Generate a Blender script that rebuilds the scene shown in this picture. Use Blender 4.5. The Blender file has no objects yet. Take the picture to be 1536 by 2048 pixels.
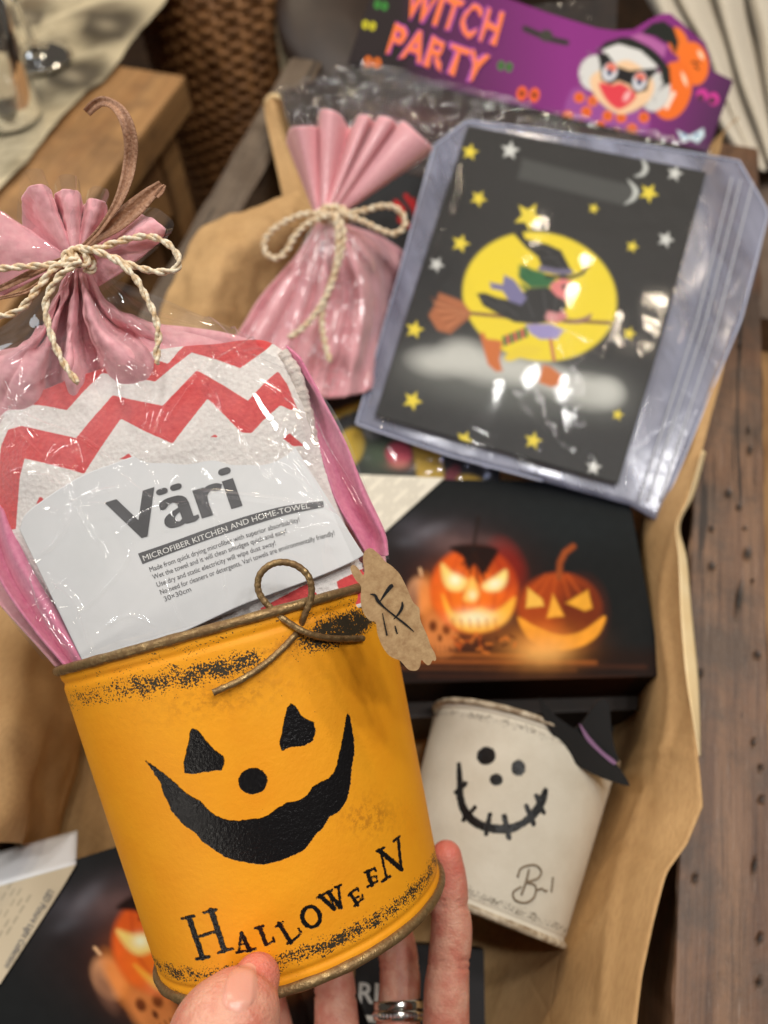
import bpy, bmesh, math, random
import numpy as np
from mathutils import Vector, noise as mnoise

SC = bpy.context.scene
COL = SC.collection
rng = np.random.default_rng(7)
random.seed(7)

# ------------------------------------------------------------------ camera
PITCH = math.radians(58.4)
CAM = np.array([0.0, 0.0, 0.50])
FPX = 1500.0
RIGHT = np.array([1.0, 0, 0])
FWD = np.array([0, math.cos(PITCH), -math.sin(PITCH)])
DOWN = np.array([0, -math.sin(PITCH), -math.cos(PITCH)])
cam_d = bpy.data.cameras.new('camera')
cam_d.sensor_fit = 'VERTICAL'
cam_d.sensor_height = 36.0
cam_d.sensor_width = 27.0
cam_d.lens = 36.0 * FPX / 2048.0
cam_d.clip_start = 0.01
cam_d.clip_end = 50
cam_d.dof.use_dof = True
cam_d.dof.focus_distance = 0.220
cam_d.dof.aperture_fstop = 8.5
cam = bpy.data.objects.new('camera', cam_d)
COL.objects.link(cam)
cam.location = CAM
cam.rotation_euler = (math.pi / 2 - PITCH, 0, 0)
SC.camera = cam

# ------------------------------------------------------------------ world, lamps, exposure
world = bpy.data.worlds.new('World')
SC.world = world
world.use_nodes = True
wbg = world.node_tree.nodes['Background']
wbg.inputs[0].default_value = (1.0, 0.86, 0.70, 1)
wbg.inputs[1].default_value = 0.07

def area(name, loc, target, size, power, color):
    d = bpy.data.lights.new(name, 'AREA')
    d.shape = 'DISK'
    d.size = size
    d.energy = power
    d.color = color
    o = bpy.data.objects.new(name, d)
    COL.objects.link(o)
    o.location = loc
    v = Vector(target) - Vector(loc)
    o.rotation_euler = v.to_track_quat('-Z', 'Y').to_euler()
    return o

# rows of small ceiling spots, as in a shop: the main cluster a little to the right, others around it
for k, (x, y, p) in enumerate([(0.12, 0.10, 2.6), (0.42, 0.05, 2.6), (0.72, 0.12, 2.6), (0.16, 0.48, 2.6), (0.46, 0.52, 2.6), (0.76, 0.46, 2.6)]):
    area('ceiling_spot', (x, y, 1.70), (0, 0.18, 0.1), 0.10, p, (1.0, 0.98, 0.95))
for k, (x, y, z, p) in enumerate([(-0.80, 0.12, 1.35, 3.2), (-0.90, 0.50, 1.35, 3.2)]):
    area('side_spot', (x, y, z), (0, 0.15, 0.15), 0.12, p, (1.0, 0.96, 0.90))
for k, (x, y, p) in enumerate([(0.70, 0.90, 1.8), (1.05, 0.75, 1.8), (0.35, 1.10, 1.6)]):
    area('warm_spot', (x, y, 1.65), (0.1, 0.25, 0.1), 0.08, p, (1.0, 0.84, 0.64))
for k, (x, y, p) in enumerate([(-0.55, 1.50, 4.5), (-0.15, 1.70, 4.5)]):
    area('back_spot', (x, y, 1.5), (-.3, 0.6, 0.0), 0.12, p, (1.0, 0.84, 0.62))
area('glint_fill', (-0.62, -0.64, 0.55), (-0.05, 0.04, 0.27), 0.16, 1.3, (1.0, 0.93, 0.82))  # unseen spot added for glints on the black mouth and fill at left
area('cool_fill', (-1.3, 0.9, 0.9), (0, 0.2, 0.2), 0.5, 2.5, (0.86, 0.93, 1.0))  # added cool fill light from the left, no visible source

SC.view_settings.view_transform = 'Standard'
SC.view_settings.look = 'None'
SC.view_settings.gamma = 1
SC.view_settings.exposure = 0.0
SC.view_settings.use_curve_mapping = False
SC.cycles.use_denoising = True
SC.cycles.max_bounces = 10
SC.cycles.transparent_max_bounces = 24
SC.cycles.transmission_bounces = 8
SC.cycles.sample_clamp_indirect = 6.0
SC.cycles.sample_clamp_direct = 60.0
SC.cycles.caustics_reflective = False
SC.cycles.caustics_refractive = False

# ------------------------------------------------------------------ geometry helpers
def V(px, py, d):
    px = np.asarray(px, float); py = np.asarray(py, float); d = np.asarray(d, float)
    x = (px - 768) / FPX * d; y = (py - 1024) / FPX * d
    return CAM + x[..., None] * RIGHT + y[..., None] * DOWN + d[..., None] * FWD

def PROJ(P):
    q = np.asarray(P) - CAM
    z = q @ FWD
    return 768 + FPX * (q @ RIGHT) / z, 1024 + FPX * (q @ DOWN) / z

def PZ(px, py, z):
    r = (px - 768) / FPX * RIGHT + (py - 1024) / FPX * DOWN + FWD
    return CAM + r * ((z - CAM[2]) / r[2])

def dz(px, py, z):
    """axis depth at which the sight line through a point meets the level z"""
    r = (px - 768) / FPX * RIGHT + (py - 1024) / FPX * DOWN + FWD
    return (z - CAM[2]) / r[2]

def s2l(c):
    c = np.asarray(c, float) / 255.0
    return np.where(c <= 0.04045, c / 12.92, ((c + 0.055) / 1.055) ** 2.4)

def cr(pts, n, closed=False):
    """Catmull-Rom resampling of a list of control points (any dimension) to n points"""
    p = np.asarray(pts, float)
    m = len(p)
    if m == 1: return np.repeat(p, n, 0)
    if m == 2:
        t = np.linspace(0, 1, n)[:, None]
        return p[0] * (1 - t) + p[1] * t
    if closed:
        q = np.vstack([p[-1], p, p[0], p[1]]); segs = m
    else:
        q = np.vstack([2 * p[0] - p[1], p, 2 * p[-1] - p[-2]]); segs = m - 1
    t = np.linspace(0, segs, n, endpoint=not closed)
    i = np.minimum(t.astype(int), segs - 1); f = (t - i)[:, None]
    a, b, c, d = q[i], q[i + 1], q[i + 2], q[i + 3]
    return 0.5 * (2 * b + (c - a) * f + (2 * a - 5 * b + 4 * c - d) * f ** 2 + (3 * b - a - 3 * c + d) * f ** 3)

def lin(pts, n):
    p = np.asarray(pts, float)
    L = np.r_[0, np.cumsum(np.linalg.norm(np.diff(p[:, :2], axis=0), axis=1))]
    t = np.linspace(0, L[-1], n)
    return np.stack([np.interp(t, L, p[:, k]) for k in range(p.shape[1])], 1)

def loft_px(rows, nu, nv, rowf=cr, colf=cr):
    R = np.stack([rowf(r, nu) for r in rows])            # rows x nu x 3
    return np.stack([colf(R[:, j], nv) for j in range(nu)], 1)   # nv x nu x 3 (px, py, d)

def loft(rows, nu, nv, rowf=cr, colf=cr):
    G = loft_px(rows, nu, nv, rowf, colf)
    return V(G[..., 0], G[..., 1], G[..., 2])

def normals(P):
    du = np.gradient(P, axis=1); dv = np.gradient(P, axis=0)
    n = np.cross(du, dv)
    n /= np.linalg.norm(n, axis=-1, keepdims=True) + 1e-12
    s = np.sign(np.einsum('ijk,ijk->ij', n, CAM - P))     # towards the viewer's side
    return n * s[..., None]

def nz(P, scale, seed=0.0, oct=3):
    """smooth fractal noise sampled at each point, about -1..1"""
    s = P.reshape(-1, 3)
    out = np.empty(len(s))
    for i, p in enumerate(s):
        out[i] = mnoise.fractal(Vector((p[0] * scale + seed, p[1] * scale - seed, p[2] * scale + 2 * seed)), 0.6, 2.0, oct)
    return out.reshape(P.shape[:-1])

def crease(P, scale, seed=0.0):
    s = P.reshape(-1, 3); out = np.empty(len(s))
    for i, p in enumerate(s):
        w = mnoise.noise(Vector((p[0] * scale * .6, p[1] * scale * .6, p[2] * scale * .6 + seed))) * .5
        d, _ = mnoise.voronoi(Vector((p[0] * scale + seed + w, p[1] * scale - w, p[2] * scale)))
        out[i] = d[0]
    return out.reshape(P.shape[:-1])

def ridges(P, lines):
    """sharp folds in a thin film: each (points in photo pixels, width px, height m)"""
    X, Y = PROJ(P.reshape(-1, 3)); h = np.zeros(len(X))
    for pts, w, a in lines:
        g = cr(pts, 14) if len(pts) > 2 else np.asarray(pts, float)
        d = np.full(len(X), 1e9)
        for i in range(len(g) - 1):
            d = np.minimum(d, sd_seg(X, Y, g[i], g[i + 1], 0))
        t0 = np.hypot(X - g[0][0], Y - g[0][1]); t1 = np.hypot(X - g[-1][0], Y - g[-1][1])
        fade = np.clip(np.minimum(t0, t1) / 30, .25, 1)
        h += a * fade * np.exp(-(d / w) ** 2)
    return h.reshape(P.shape[:-1])

# ------------------------------------------------------------------ object helpers
ROOT = {}
def tag(o, label, cat, group=None, kind=None):
    if label: o['label'] = label
    if cat: o['category'] = cat
    if group: o['group'] = group
    if kind: o['kind'] = kind
    return o

def thing(name, label, cat, loc, group=None):
    o = bpy.data.objects.new(name, None)
    o.empty_display_size = 0.02
    COL.objects.link(o)
    o.location = [float(v) for v in loc]
    ROOT[o.name] = np.array(loc, float)
    return tag(o, label, cat, group)

def link(name, verts, faces, mat, parent=None, smooth=True, attrs=None, origin=None):
    verts = np.asarray(verts, float).reshape(-1, 3)
    if parent is not None:
        off = ROOT[parent.name]
    elif origin is not None:
        off = np.asarray(origin, float)
    else:
        off = verts.mean(0); off[2] = verts[:, 2].min()
    me = bpy.data.meshes.new(name)
    me.from_pydata((verts - off).tolist(), [], faces)
    me.update()
    if smooth: me.polygons.foreach_set('use_smooth', [True] * len(me.polygons))
    for k, a in (attrs or {}).items():
        a = np.asarray(a, float)
        if a.ndim == 2:
            at = me.attributes.new(k, 'FLOAT_COLOR', 'POINT')
            at.data.foreach_set('color', np.c_[a, np.ones(len(a))].astype(np.float32).ravel())
        else:
            at = me.attributes.new(k, 'FLOAT', 'POINT')
            at.data.foreach_set('value', a.astype(np.float32))
    me.materials.append(mat)
    o = bpy.data.objects.new(name, me)
    COL.objects.link(o)
    if parent is not None:
        o.parent = parent
        ROOT[o.name] = off
    else:
        o.location = off
        ROOT[o.name] = off
    return o

def gfaces(nv, nu, wrap=False):
    f = []
    for i in range(nv - 1):
        for j in range(nu - (0 if wrap else 1)):
            k = (j + 1) % nu
            f.append((i * nu + j, i * nu + k, (i + 1) * nu + k, (i + 1) * nu + j))
    return f

def paint(P, fn):
    X, Y = PROJ(P.reshape(-1, 3))
    return fn(X, Y)

def grid(name, P, mat, parent=None, thick=0.0, draw=None, attrs=None, wrap=False, smooth=True, offset=-1):
    a = dict(attrs or {})
    if draw is not None: a['col'] = paint(P, draw)
    o = link(name, P, gfaces(P.shape[0], P.shape[1], wrap), mat, parent, smooth, a)
    if thick:
        m = o.modifiers.new('thickness', 'SOLIDIFY'); m.thickness = thick; m.offset = offset * 0.0
    return o

def slab(name, P, vec, mat, parent=None, draw=None, bevel=0.0):
    """closed block: painted front grid P, back face offset by vec"""
    nv, nu = P.shape[:2]
    F = gfaces(nv, nu)
    verts = P.reshape(-1, 3)
    b = [j for j in range(nu)] + [i * nu + nu - 1 for i in range(1, nv)] + \
        [(nv - 1) * nu + j for j in range(nu - 2, -1, -1)] + [i * nu for i in range(nv - 2, 0, -1)]
    cen = verts.mean(0)
    N = len(verts); nb = len(b)
    side0 = verts[b] ; side1 = verts[b] + vec
    allv = np.vstack([verts, side0, side1])
    for k in range(nb):
        k2 = (k + 1) % nb
        F.append((N + k, N + k2, N + nb + k2, N + nb + k))
    F.append(tuple(N + nb + k for k in range(nb)))
    at = {}
    if draw is not None:
        c = paint(verts, draw)
        at['col'] = np.vstack([c, c[b], c[b]])
    o = link(name, allv, F, mat, parent, False, at)
    return o

def box_mesh(c, ax, ay, az):
    """8 corners from centre and three half-axis vectors"""
    c = np.asarray(c, float)
    v = [c + sx * ax + sy * ay + sz * az for sz in (-1, 1) for sy in (-1, 1) for sx in (-1, 1)]
    f = [(0, 2, 3, 1), (4, 5, 7, 6), (0, 1, 5, 4), (2, 6, 7, 3), (0, 4, 6, 2), (1, 3, 7, 5)]
    return v, f

def box(name, c, ax, ay, az, mat, parent=None, bevel=0.0015):
    v, f = box_mesh(c, np.asarray(ax, float), np.asarray(ay, float), np.asarray(az, float))
    o = link(name, v, f, mat, parent, False)
    if bevel:
        m = o.modifiers.new('bevel', 'BEVEL'); m.width = bevel; m.segments = 2
    return o

def frames(path):
    T = np.gradient(path, axis=0); T /= np.linalg.norm(T, axis=1, keepdims=True) + 1e-12
    n = np.cross(T[0], [0.3, 0.2, 0.9]); n /= np.linalg.norm(n)
    N = []
    for t in T:
        n = n - t * (n @ t); n /= np.linalg.norm(n); N.append(n.copy())
    N = np.array(N)
    return T, N, np.cross(T, N)

def tube_geo(path, r, k=10, cap=True, sq=None):
    path = np.asarray(path, float)
    T, N, B = frames(path)
    r = np.broadcast_to(np.asarray(r, float), (len(path),))
    th = np.linspace(0, 2 * math.pi, k, endpoint=False)
    P = path[:, None] + r[:, None, None] * (np.cos(th)[None, :, None] * N[:, None] + np.sin(th)[None, :, None] * B[:, None])
    v = P.reshape(-1, 3).tolist(); f = gfaces(len(path), k, True)
    if cap:
        f.append(tuple(range(k))[::-1]); f.append(tuple((len(path) - 1) * k + j for j in range(k)))
    return v, f

def merge(parts):
    v, f = [], []
    for a, b in parts:
        n = len(v); v += [list(p) for p in a]; f += [tuple(i + n for i in q) for q in b]
    return v, f

def pxpath(pts, n):
    g = cr(pts, n)
    return V(g[:, 0], g[:, 1], g[:, 2])

def lathe_geo(c, ax, u, w, prof, n=64):
    """prof list of (height along ax, radius)"""
    th = np.linspace(-math.pi, math.pi, n, endpoint=False)
    P = np.stack([c + ax * h + r * (np.sin(th)[:, None] * u + np.cos(th)[:, None] * w) for h, r in prof])
    return P

# ------------------------------------------------------------------ drawing printed artwork
def sd_poly(X, Y, pts):
    p = np.asarray(pts, float)
    d = np.full(X.shape, 1e18); s = np.ones(X.shape)
    n = len(p)
    for i in range(n):
        a = p[i]; b = p[i - 1]
        ex, ey = b - a
        wx, wy = X - a[0], Y - a[1]
        t = np.clip((wx * ex + wy * ey) / (ex * ex + ey * ey + 1e-12), 0, 1)
        d = np.minimum(d, (wx - ex * t) ** 2 + (wy - ey * t) ** 2)
        c1 = Y >= a[1]; c2 = Y < b[1]; c3 = ex * wy > ey * wx
        s = np.where((c1 & c2 & c3) | (~c1 & ~c2 & ~c3), -s, s)
    return s * np.sqrt(d)

def sd_seg(X, Y, a, b, w):
    ex, ey = b[0] - a[0], b[1] - a[1]
    t = np.clip(((X - a[0]) * ex + (Y - a[1]) * ey) / (ex * ex + ey * ey + 1e-12), 0, 1)
    return np.hypot(X - a[0] - ex * t, Y - a[1] - ey * t) - w / 2

def sd_ell(X, Y, cx, cy, rx, ry, rot=0):
    c, s = math.cos(math.radians(rot)), math.sin(math.radians(rot))
    x = (X - cx) * c + (Y - cy) * s; y = -(X - cx) * s + (Y - cy) * c
    return (np.hypot(x / rx, y / ry) - 1) * min(rx, ry)

class Cv:
    def __init__(s, X, Y, base, T=None):
        s.X, s.Y = X, Y
        s.c = np.tile(s2l(base), (len(X), 1))
        s.T = T or (lambda p: p)
    def put(s, sd, color, soft=1.5, a=1.0):
        m = np.clip(0.5 - sd / (2 * soft), 0, 1)[:, None] * a
        s.c = s.c * (1 - m) + s2l(color) * m
    def poly(s, pts, color, soft=1.5, a=1.0):
        s.put(sd_poly(s.X, s.Y, [s.T(p) for p in pts]), color, soft, a)
    def curve(s, pts, color, soft=1.5, a=1.0, n=60):
        s.put(sd_poly(s.X, s.Y, cr([s.T(p) for p in pts], n, True)), color, soft, a)
    def ell(s, cx, cy, rx, ry, rot, color, soft=1.5, a=1.0, k=1.0):
        cx, cy = s.T((cx, cy)); s.put(sd_ell(s.X, s.Y, cx, cy, rx * k, ry * k, rot), color, soft, a)
    def line(s, pts, w, color, soft=1.5, a=1.0):
        q = [s.T(p) for p in pts]
        sd = np.min([sd_seg(s.X, s.Y, q[i], q[i + 1], w) for i in range(len(q) - 1)], axis=0)
        s.put(sd, color, soft, a)
    def blob(s, cx, cy, rx, ry, rot, color, a=1.0, pw=2):
        cx, cy = s.T((cx, cy))
        d = sd_ell(s.X, s.Y, cx, cy, rx, ry, rot) / min(rx, ry) + 1
        m = (np.exp(-d ** pw * 1.2) * a)[:, None]
        s.c = s.c * (1 - m) + s2l(color) * m
    def star(s, cx, cy, r, color, rot=0):
        pts = []
        for k in range(10):
            q = math.radians(rot + k * 36 - 90); rr = r if k % 2 == 0 else r * 0.45
            pts.append((cx + rr * math.cos(q), cy + rr * math.sin(q)))
        s.put(sd_poly(s.X, s.Y, pts), color, 1.5)
    def grain(s, amp, scale, seed=0):
        v = np.array([mnoise.noise(Vector((x * scale + seed, y * scale, seed))) for x, y in zip(s.X, s.Y)])
        s.c = np.clip(s.c * (1 + amp * v[:, None]), 0, 1)
        return v

# ------------------------------------------------------------------ materials
class NT:
    def __init__(s, name):
        s.m = bpy.data.materials.new(name); s.m.use_nodes = True
        s.n = s.m.node_tree.nodes; s.l = s.m.node_tree.links
        s.b = s.n['Principled BSDF']; s.out = s.n['Material Output']
        s.tc = s.n.new('ShaderNodeTexCoord')
    def noise(s, scale, detail=3, rough=0.55, stretch=None, dist=0.0):
        t = s.n.new('ShaderNodeTexNoise'); t.inputs['Scale'].default_value = scale
        t.inputs['Detail'].default_value = detail; t.inputs['Roughness'].default_value = rough
        t.inputs['Distortion'].default_value = dist
        if stretch is not None:
            m0 = s.n.new('ShaderNodeMapping'); m0.inputs['Rotation'].default_value = stretch[1]
            mp = s.n.new('ShaderNodeMapping'); mp.inputs['Scale'].default_value = stretch[0]
            s.l.new(s.tc.outputs['Object'], m0.inputs[0]); s.l.new(m0.outputs[0], mp.inputs[0]); s.l.new(mp.outputs[0], t.inputs['Vector'])
        else:
            s.l.new(s.tc.outputs['Object'], t.inputs['Vector'])
        return t.outputs['Fac']
    def voro(s, scale, feature='F1'):
        t = s.n.new('ShaderNodeTexVoronoi'); t.feature = feature; t.inputs['Scale'].default_value = scale
        s.l.new(s.tc.outputs['Object'], t.inputs['Vector'])
        return t.outputs['Distance']
    def attr(s, name, out='Fac'):
        t = s.n.new('ShaderNodeAttribute'); t.attribute_name = name
        return t.outputs[out]
    def math(s, op, a, b=None, c=None):
        t = s.n.new('ShaderNodeMath'); t.operation = op
        for i, v in enumerate((a, b, c)):
            if v is None: continue
            if isinstance(v, (int, float)): t.inputs[i].default_value = v
            else: s.l.new(v, t.inputs[i])
        return t.outputs[0]
    def rng(s, v, a, b, c=0.0, d=1.0):
        t = s.n.new('ShaderNodeMapRange'); s.l.new(v, t.inputs['Value'])
        for k, x in zip(('From Min', 'From Max', 'To Min', 'To Max'), (a, b, c, d)): t.inputs[k].default_value = x
        return t.outputs[0]
    def mix(s, f, a, b, mode='MIX'):
        t = s.n.new('ShaderNodeMix'); t.data_type = 'RGBA'; t.blend_type = mode
        for k, v in ((0, f), (6, a), (7, b)):
            if isinstance(v, (int, float)): t.inputs[k].default_value = v
            elif isinstance(v, (tuple, list, np.ndarray)): t.inputs[k].default_value = tuple(float(x) for x in v[:3]) + (1,)
            else: s.l.new(v, t.inputs[k])
        return t.outputs[2]
    def bump(s, h, strength=0.3, dist=0.001):
        t = s.n.new('ShaderNodeBump'); t.inputs['Strength'].default_value = strength
        t.inputs['Distance'].default_value = dist; s.l.new(h, t.inputs['Height'])
        prev = getattr(s, '_bp', None)
        if prev is not None: s.l.new(prev, t.inputs['Normal'])
        s._bp = t.outputs[0]
        s.l.new(s._bp, s.b.inputs['Normal'])
        return s._bp
    def set(s, **k):
        for a, v in k.items():
            a = {'rough': 'Roughness', 'metal': 'Metallic', 'spec': 'Specular IOR Level', 'coat': 'Coat Weight',
                 'coatr': 'Coat Roughness', 'sss': 'Subsurface Weight', 'sheen': 'Sheen Weight', 'trans': 'Transmission Weight',
                 'ior': 'IOR', 'alpha': 'Alpha', 'base': 'Base Color'}.get(a, a)
            i = s.b.inputs[a]
            if isinstance(v, (int, float)): i.default_value = v
            elif isinstance(v, (tuple, list, np.ndarray)): i.default_value = tuple(float(x) for x in v[:3]) + (1,)
            else: s.l.new(v, i)
        return s

def C(*rgb): return tuple(float(v) for v in s2l(rgb))

def simple(name, rgb, rgb2=None, scale=60, rough=0.6, bump=0.0, bscale=300, bdist=0.0005, metal=0.0, coat=0.0, spec=0.5, sss=0.0, sheen=0.0):
    m = NT(name)
    if rgb2 is not None:
        m.set(base=m.mix(m.rng(m.noise(scale, 4), 0.35, 0.65), C(*rgb), C(*rgb2)))
    else: m.set(base=C(*rgb))
    m.set(rough=rough, metal=metal, coat=coat, spec=spec, sss=sss, sheen=sheen)
    if bump: m.bump(m.noise(bscale, 4), bump, bdist)
    return m.m

def printed(name, rough=0.35, coat=0.0, bump=0.0, bscale=60, bdist=0.002, mottled=0.0):
    m = NT(name)
    c = m.attr('col', 'Color')
    if mottled: c = m.mix(mottled, c, m.mix(m.rng(m.noise(90, 5), .3, .7), (0.0, 0, 0), (1, 1, 1)), 'OVERLAY')
    m.set(base=c, rough=rough, coat=coat, coatr=0.08, spec=0.15)
    if bump: m.bump(m.noise(bscale, 3), bump, bdist)
    return m.m

def film(name, tint=(1, 1, 1), rough=0.04, haze=0.0, bump=0.6, scale=35, bdist=0.004, refl=1.0, fac0=0.05, hazecol=(0.8, 0.8, 0.85), hazevar=None, hv=(-.25, .12)):
    """clear crinkled plastic film: transparent sheet with a mirror-like coat and a trace of milkiness"""
    m = NT(name)
    N, L = m.n, m.l
    N.remove(m.b)
    tr = N.new('ShaderNodeBsdfTransparent'); tr.inputs[0].default_value = (*tint, 1)
    gl = N.new('ShaderNodeBsdfGlossy'); gl.inputs['Roughness'].default_value = rough
    gl.inputs['Color'].default_value = (refl, refl, refl, 1)
    df = N.new('ShaderNodeBsdfDiffuse'); df.inputs[0].default_value = (*hazecol, 1)
    b1 = N.new('ShaderNodeBump'); b1.inputs['Strength'].default_value = bump; b1.inputs['Distance'].default_value = bdist
    h = m.math('ADD', m.noise(scale, 1, 0.3, dist=.4), m.math('MULTIPLY', m.rng(m.voro(scale * 1.4, 'DISTANCE_TO_EDGE'), 0.0, 0.03), .03))
    L.new(h, b1.inputs['Height'])
    L.new(b1.outputs[0], gl.inputs['Normal'])
    fr = N.new('ShaderNodeLayerWeight'); fr.inputs['Blend'].default_value = 0.5
    f = m.math('ADD', m.math('MULTIPLY', m.math('POWER', fr.outputs['Facing'], 4.0), 0.30), fac0)
    mx = N.new('ShaderNodeMixShader'); L.new(f, mx.inputs[0]); L.new(tr.outputs[0], mx.inputs[1]); L.new(gl.outputs[0], mx.inputs[2])
    m2 = N.new('ShaderNodeMixShader'); m2.inputs[0].default_value = haze
    if hazevar: L.new(m.rng(m.noise(1.0, 4, .6, hazevar), .35, .65, haze + hv[0], haze + hv[1]), m2.inputs[0])
    L.new(mx.outputs[0], m2.inputs[1]); L.new(df.outputs[0], m2.inputs[2])
    L.new(m2.outputs[0], m.out.inputs['Surface'])
    return m.m

def wood(name, a, b, c, rot=0.0, sc=1.0, rough=0.6, bump=0.4, fine=1.0):
    """grain runs along local Y turned by rot about Z"""
    m = NT(name)
    st = ((60 * sc, 3.5 * sc, 60 * sc), (0, 0, rot))
    g1 = m.noise(1.0, 6, 0.65, st, 0.6)
    st2 = ((260 * sc, 9 * sc, 260 * sc), (0, 0, rot))
    g2 = m.noise(1.0, 5, 0.7, st2, 0.2)
    big = m.noise(14, 4, 0.6)
    c1 = m.mix(m.rng(g1, 0.35, 0.65), C(*a), C(*b))
    c2 = m.mix(m.rng(big, 0.45, 0.68), c1, C(*c))
    c2 = m.mix(m.rng(m.noise(1.0, 4, .6, ((38, 3, 38), (0, 0, rot)), 1.2), .60, .66, 0, .75 * fine), c2, tuple(x * .35 for x in C(*c)))
    c3 = m.mix(m.rng(g2, 0.50, 0.75, 0, 0.65 * fine), c2, tuple(x * 0.3 for x in C(*a)))
    m.set(base=c3, rough=m.rng(g2, 0.3, 0.7, rough - 0.1, rough + 0.15))
    m.bump(g2, bump, 0.0006); m.bump(g1, bump * 0.6, 0.001)
    return m.m

def fabric(name, rgb, rgb2, bscale=900, bump=0.35, rough=0.85, sheen=0.3):
    m = NT(name)
    m.set(base=m.mix(m.rng(m.noise(500, 3), 0.3, 0.7), C(*rgb), C(*rgb2)), rough=rough, sheen=sheen, spec=0.25)
    m.bump(m.noise(bscale, 3), bump, 0.0004)
    m.bump(m.noise(60, 3), 0.3, 0.001)
    return m.m

M = {}
M['pink'] = fabric('pink_felt', (246, 186, 192), (238, 168, 178))
M['pink_deep'] = fabric('deep_pink_felt', (226, 142, 170), (212, 116, 152))
def kraft_mat():
    m = NT('kraft_paper')
    c = m.mix(m.rng(m.noise(25, 5), 0.35, 0.65), C(206, 168, 118), C(190, 152, 104))
    c = m.mix(m.rng(m.noise(900, 2, stretch=((1, .2, 1), (0, 0, .4))), 0.4, 0.7, 0, .4), c, C(164, 124, 82))
    m.set(base=c, rough=0.75, spec=0.3)
    m.bump(m.rng(m.voro(20, 'DISTANCE_TO_EDGE'), 0, .03), .12, .001); m.bump(m.noise(14, 2), 0.4, 0.004); m.bump(m.noise(900, 4, .7), 0.35, 0.0003)
    return m.m
M['kraft'] = kraft_mat()
M['kraft_lit'] = simple('kraft_paper_lit', (246, 222, 176), (238, 208, 156), 60, 0.7)  # brighter copy of the kraft, light painted in for folded edges
M['black_print'] = simple('black_ink', (18, 18, 20), rough=0.5)
M['grey_print'] = simple('grey_ink', (84, 84, 87), rough=0.45)
M['white_print'] = simple('white_ink', (235, 235, 232), rough=0.45)
M['paper'] = simple('white_card_stock', (230, 231, 233), (224, 226, 228), 40, 0.4, 0.1, 60, 0.001)
M['printed'] = printed('printed_card', 0.5, 0.0)
M['printed_matte'] = printed('printed_canvas', 0.75, 0.0, 0.2, 900, 0.0003)
M['printed_film'] = printed('printed_plastic_bag', 0.4, 0.0, 0.35, 45, 0.002)
M['newsprint'] = printed('printed_newspaper', 0.85, 0, 0.4, 20, 0.004)
M['film'] = film('clear_cellophane', haze=0.04, bump=0.3, scale=30, bdist=0.002, fac0=0.08, hazevar=((30, 18, 30), (0, 0, .3)), hv=(-.04, .06))
M['film_back'] = film('clear_cellophane_rear', haze=0.03, rough=.14, bump=0.3, scale=30, bdist=0.002, fac0=0.05)
M['film_print'] = film('clear_pouch_film', rough=.05, haze=0.03, bump=0.22, scale=26, bdist=0.003, fac0=0.022)
M['film_fan'] = film('clear_cellophane_frill', haze=0.03, bump=0.2, scale=80, bdist=0.001, fac0=0.10)
M['vinyl'] = film('bluish_vinyl', tint=(0.66, 0.68, 0.80), rough=0.15, haze=0.42, bump=0.4, scale=30, bdist=0.002, fac0=0.05, hazecol=(0.44, 0.46, 0.58), hazevar=((40, 8, 20), (0, 0, -.3)))
def rust_mat():
    m = NT('aged_brass_wire')
    n = m.noise(260, 5, 0.65)
    m.set(base=m.mix(m.rng(n, 0.4, 0.62), C(126, 98, 64), C(172, 146, 104)), metal=m.rng(n, 0.4, 0.6, 0.45, 0.85), rough=m.rng(n, 0.35, 0.65, 0.6, 0.38))
    m.bump(m.noise(600, 4), 0.7, 0.0006)
    return m.m
M['rust'] = rust_mat()
M['silver'] = simple('polished_silver', (205, 203, 198), rough=0.18, metal=1.0, bump=0.1, bscale=400)
M['gem'] = simple('clear_stones', (240, 240, 245), rough=0.05, metal=0.7, coat=1.0)
M['floorwood'] = wood('dark_floor_boards', (52, 36, 24), (70, 48, 30), (38, 26, 18), 0.3, 0.3)
M['black_board'] = simple('black_card', (28, 26, 28), (22, 20, 22), 40, 0.6)

def skin_mat():
    m = NT('skin')
    c = m.mix(m.rng(m.noise(110, 5, .65), 0.38, 0.62), C(230, 172, 148), C(212, 132, 112))
    c = m.mix(m.math('MULTIPLY', m.attr('tip'), 0.75), c, C(224, 112, 98))
    m.set(base=c, rough=0.42, spec=0.45, sss=0.25)
    m.b.inputs['Subsurface Radius'].default_value = (0.004, 0.0015, 0.0008)
    m.b.inputs['Subsurface Scale'].default_value = 1.0
    m.bump(m.voro(1100), 0.5, 0.0003); m.bump(m.noise(1.0, 5, .65, stretch=((160, 520, 520), (0, 0, 0))), 0.5, 0.0009)
    return m.m
M['skin'] = skin_mat()
m_ = NT('nail'); m_.set(base=C(230, 166, 146), rough=0.26, spec=0.5, sss=0.2); m_.b.inputs['Subsurface Radius'].default_value = (.003, .001, .0006); M['nail'] = m_.m

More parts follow.
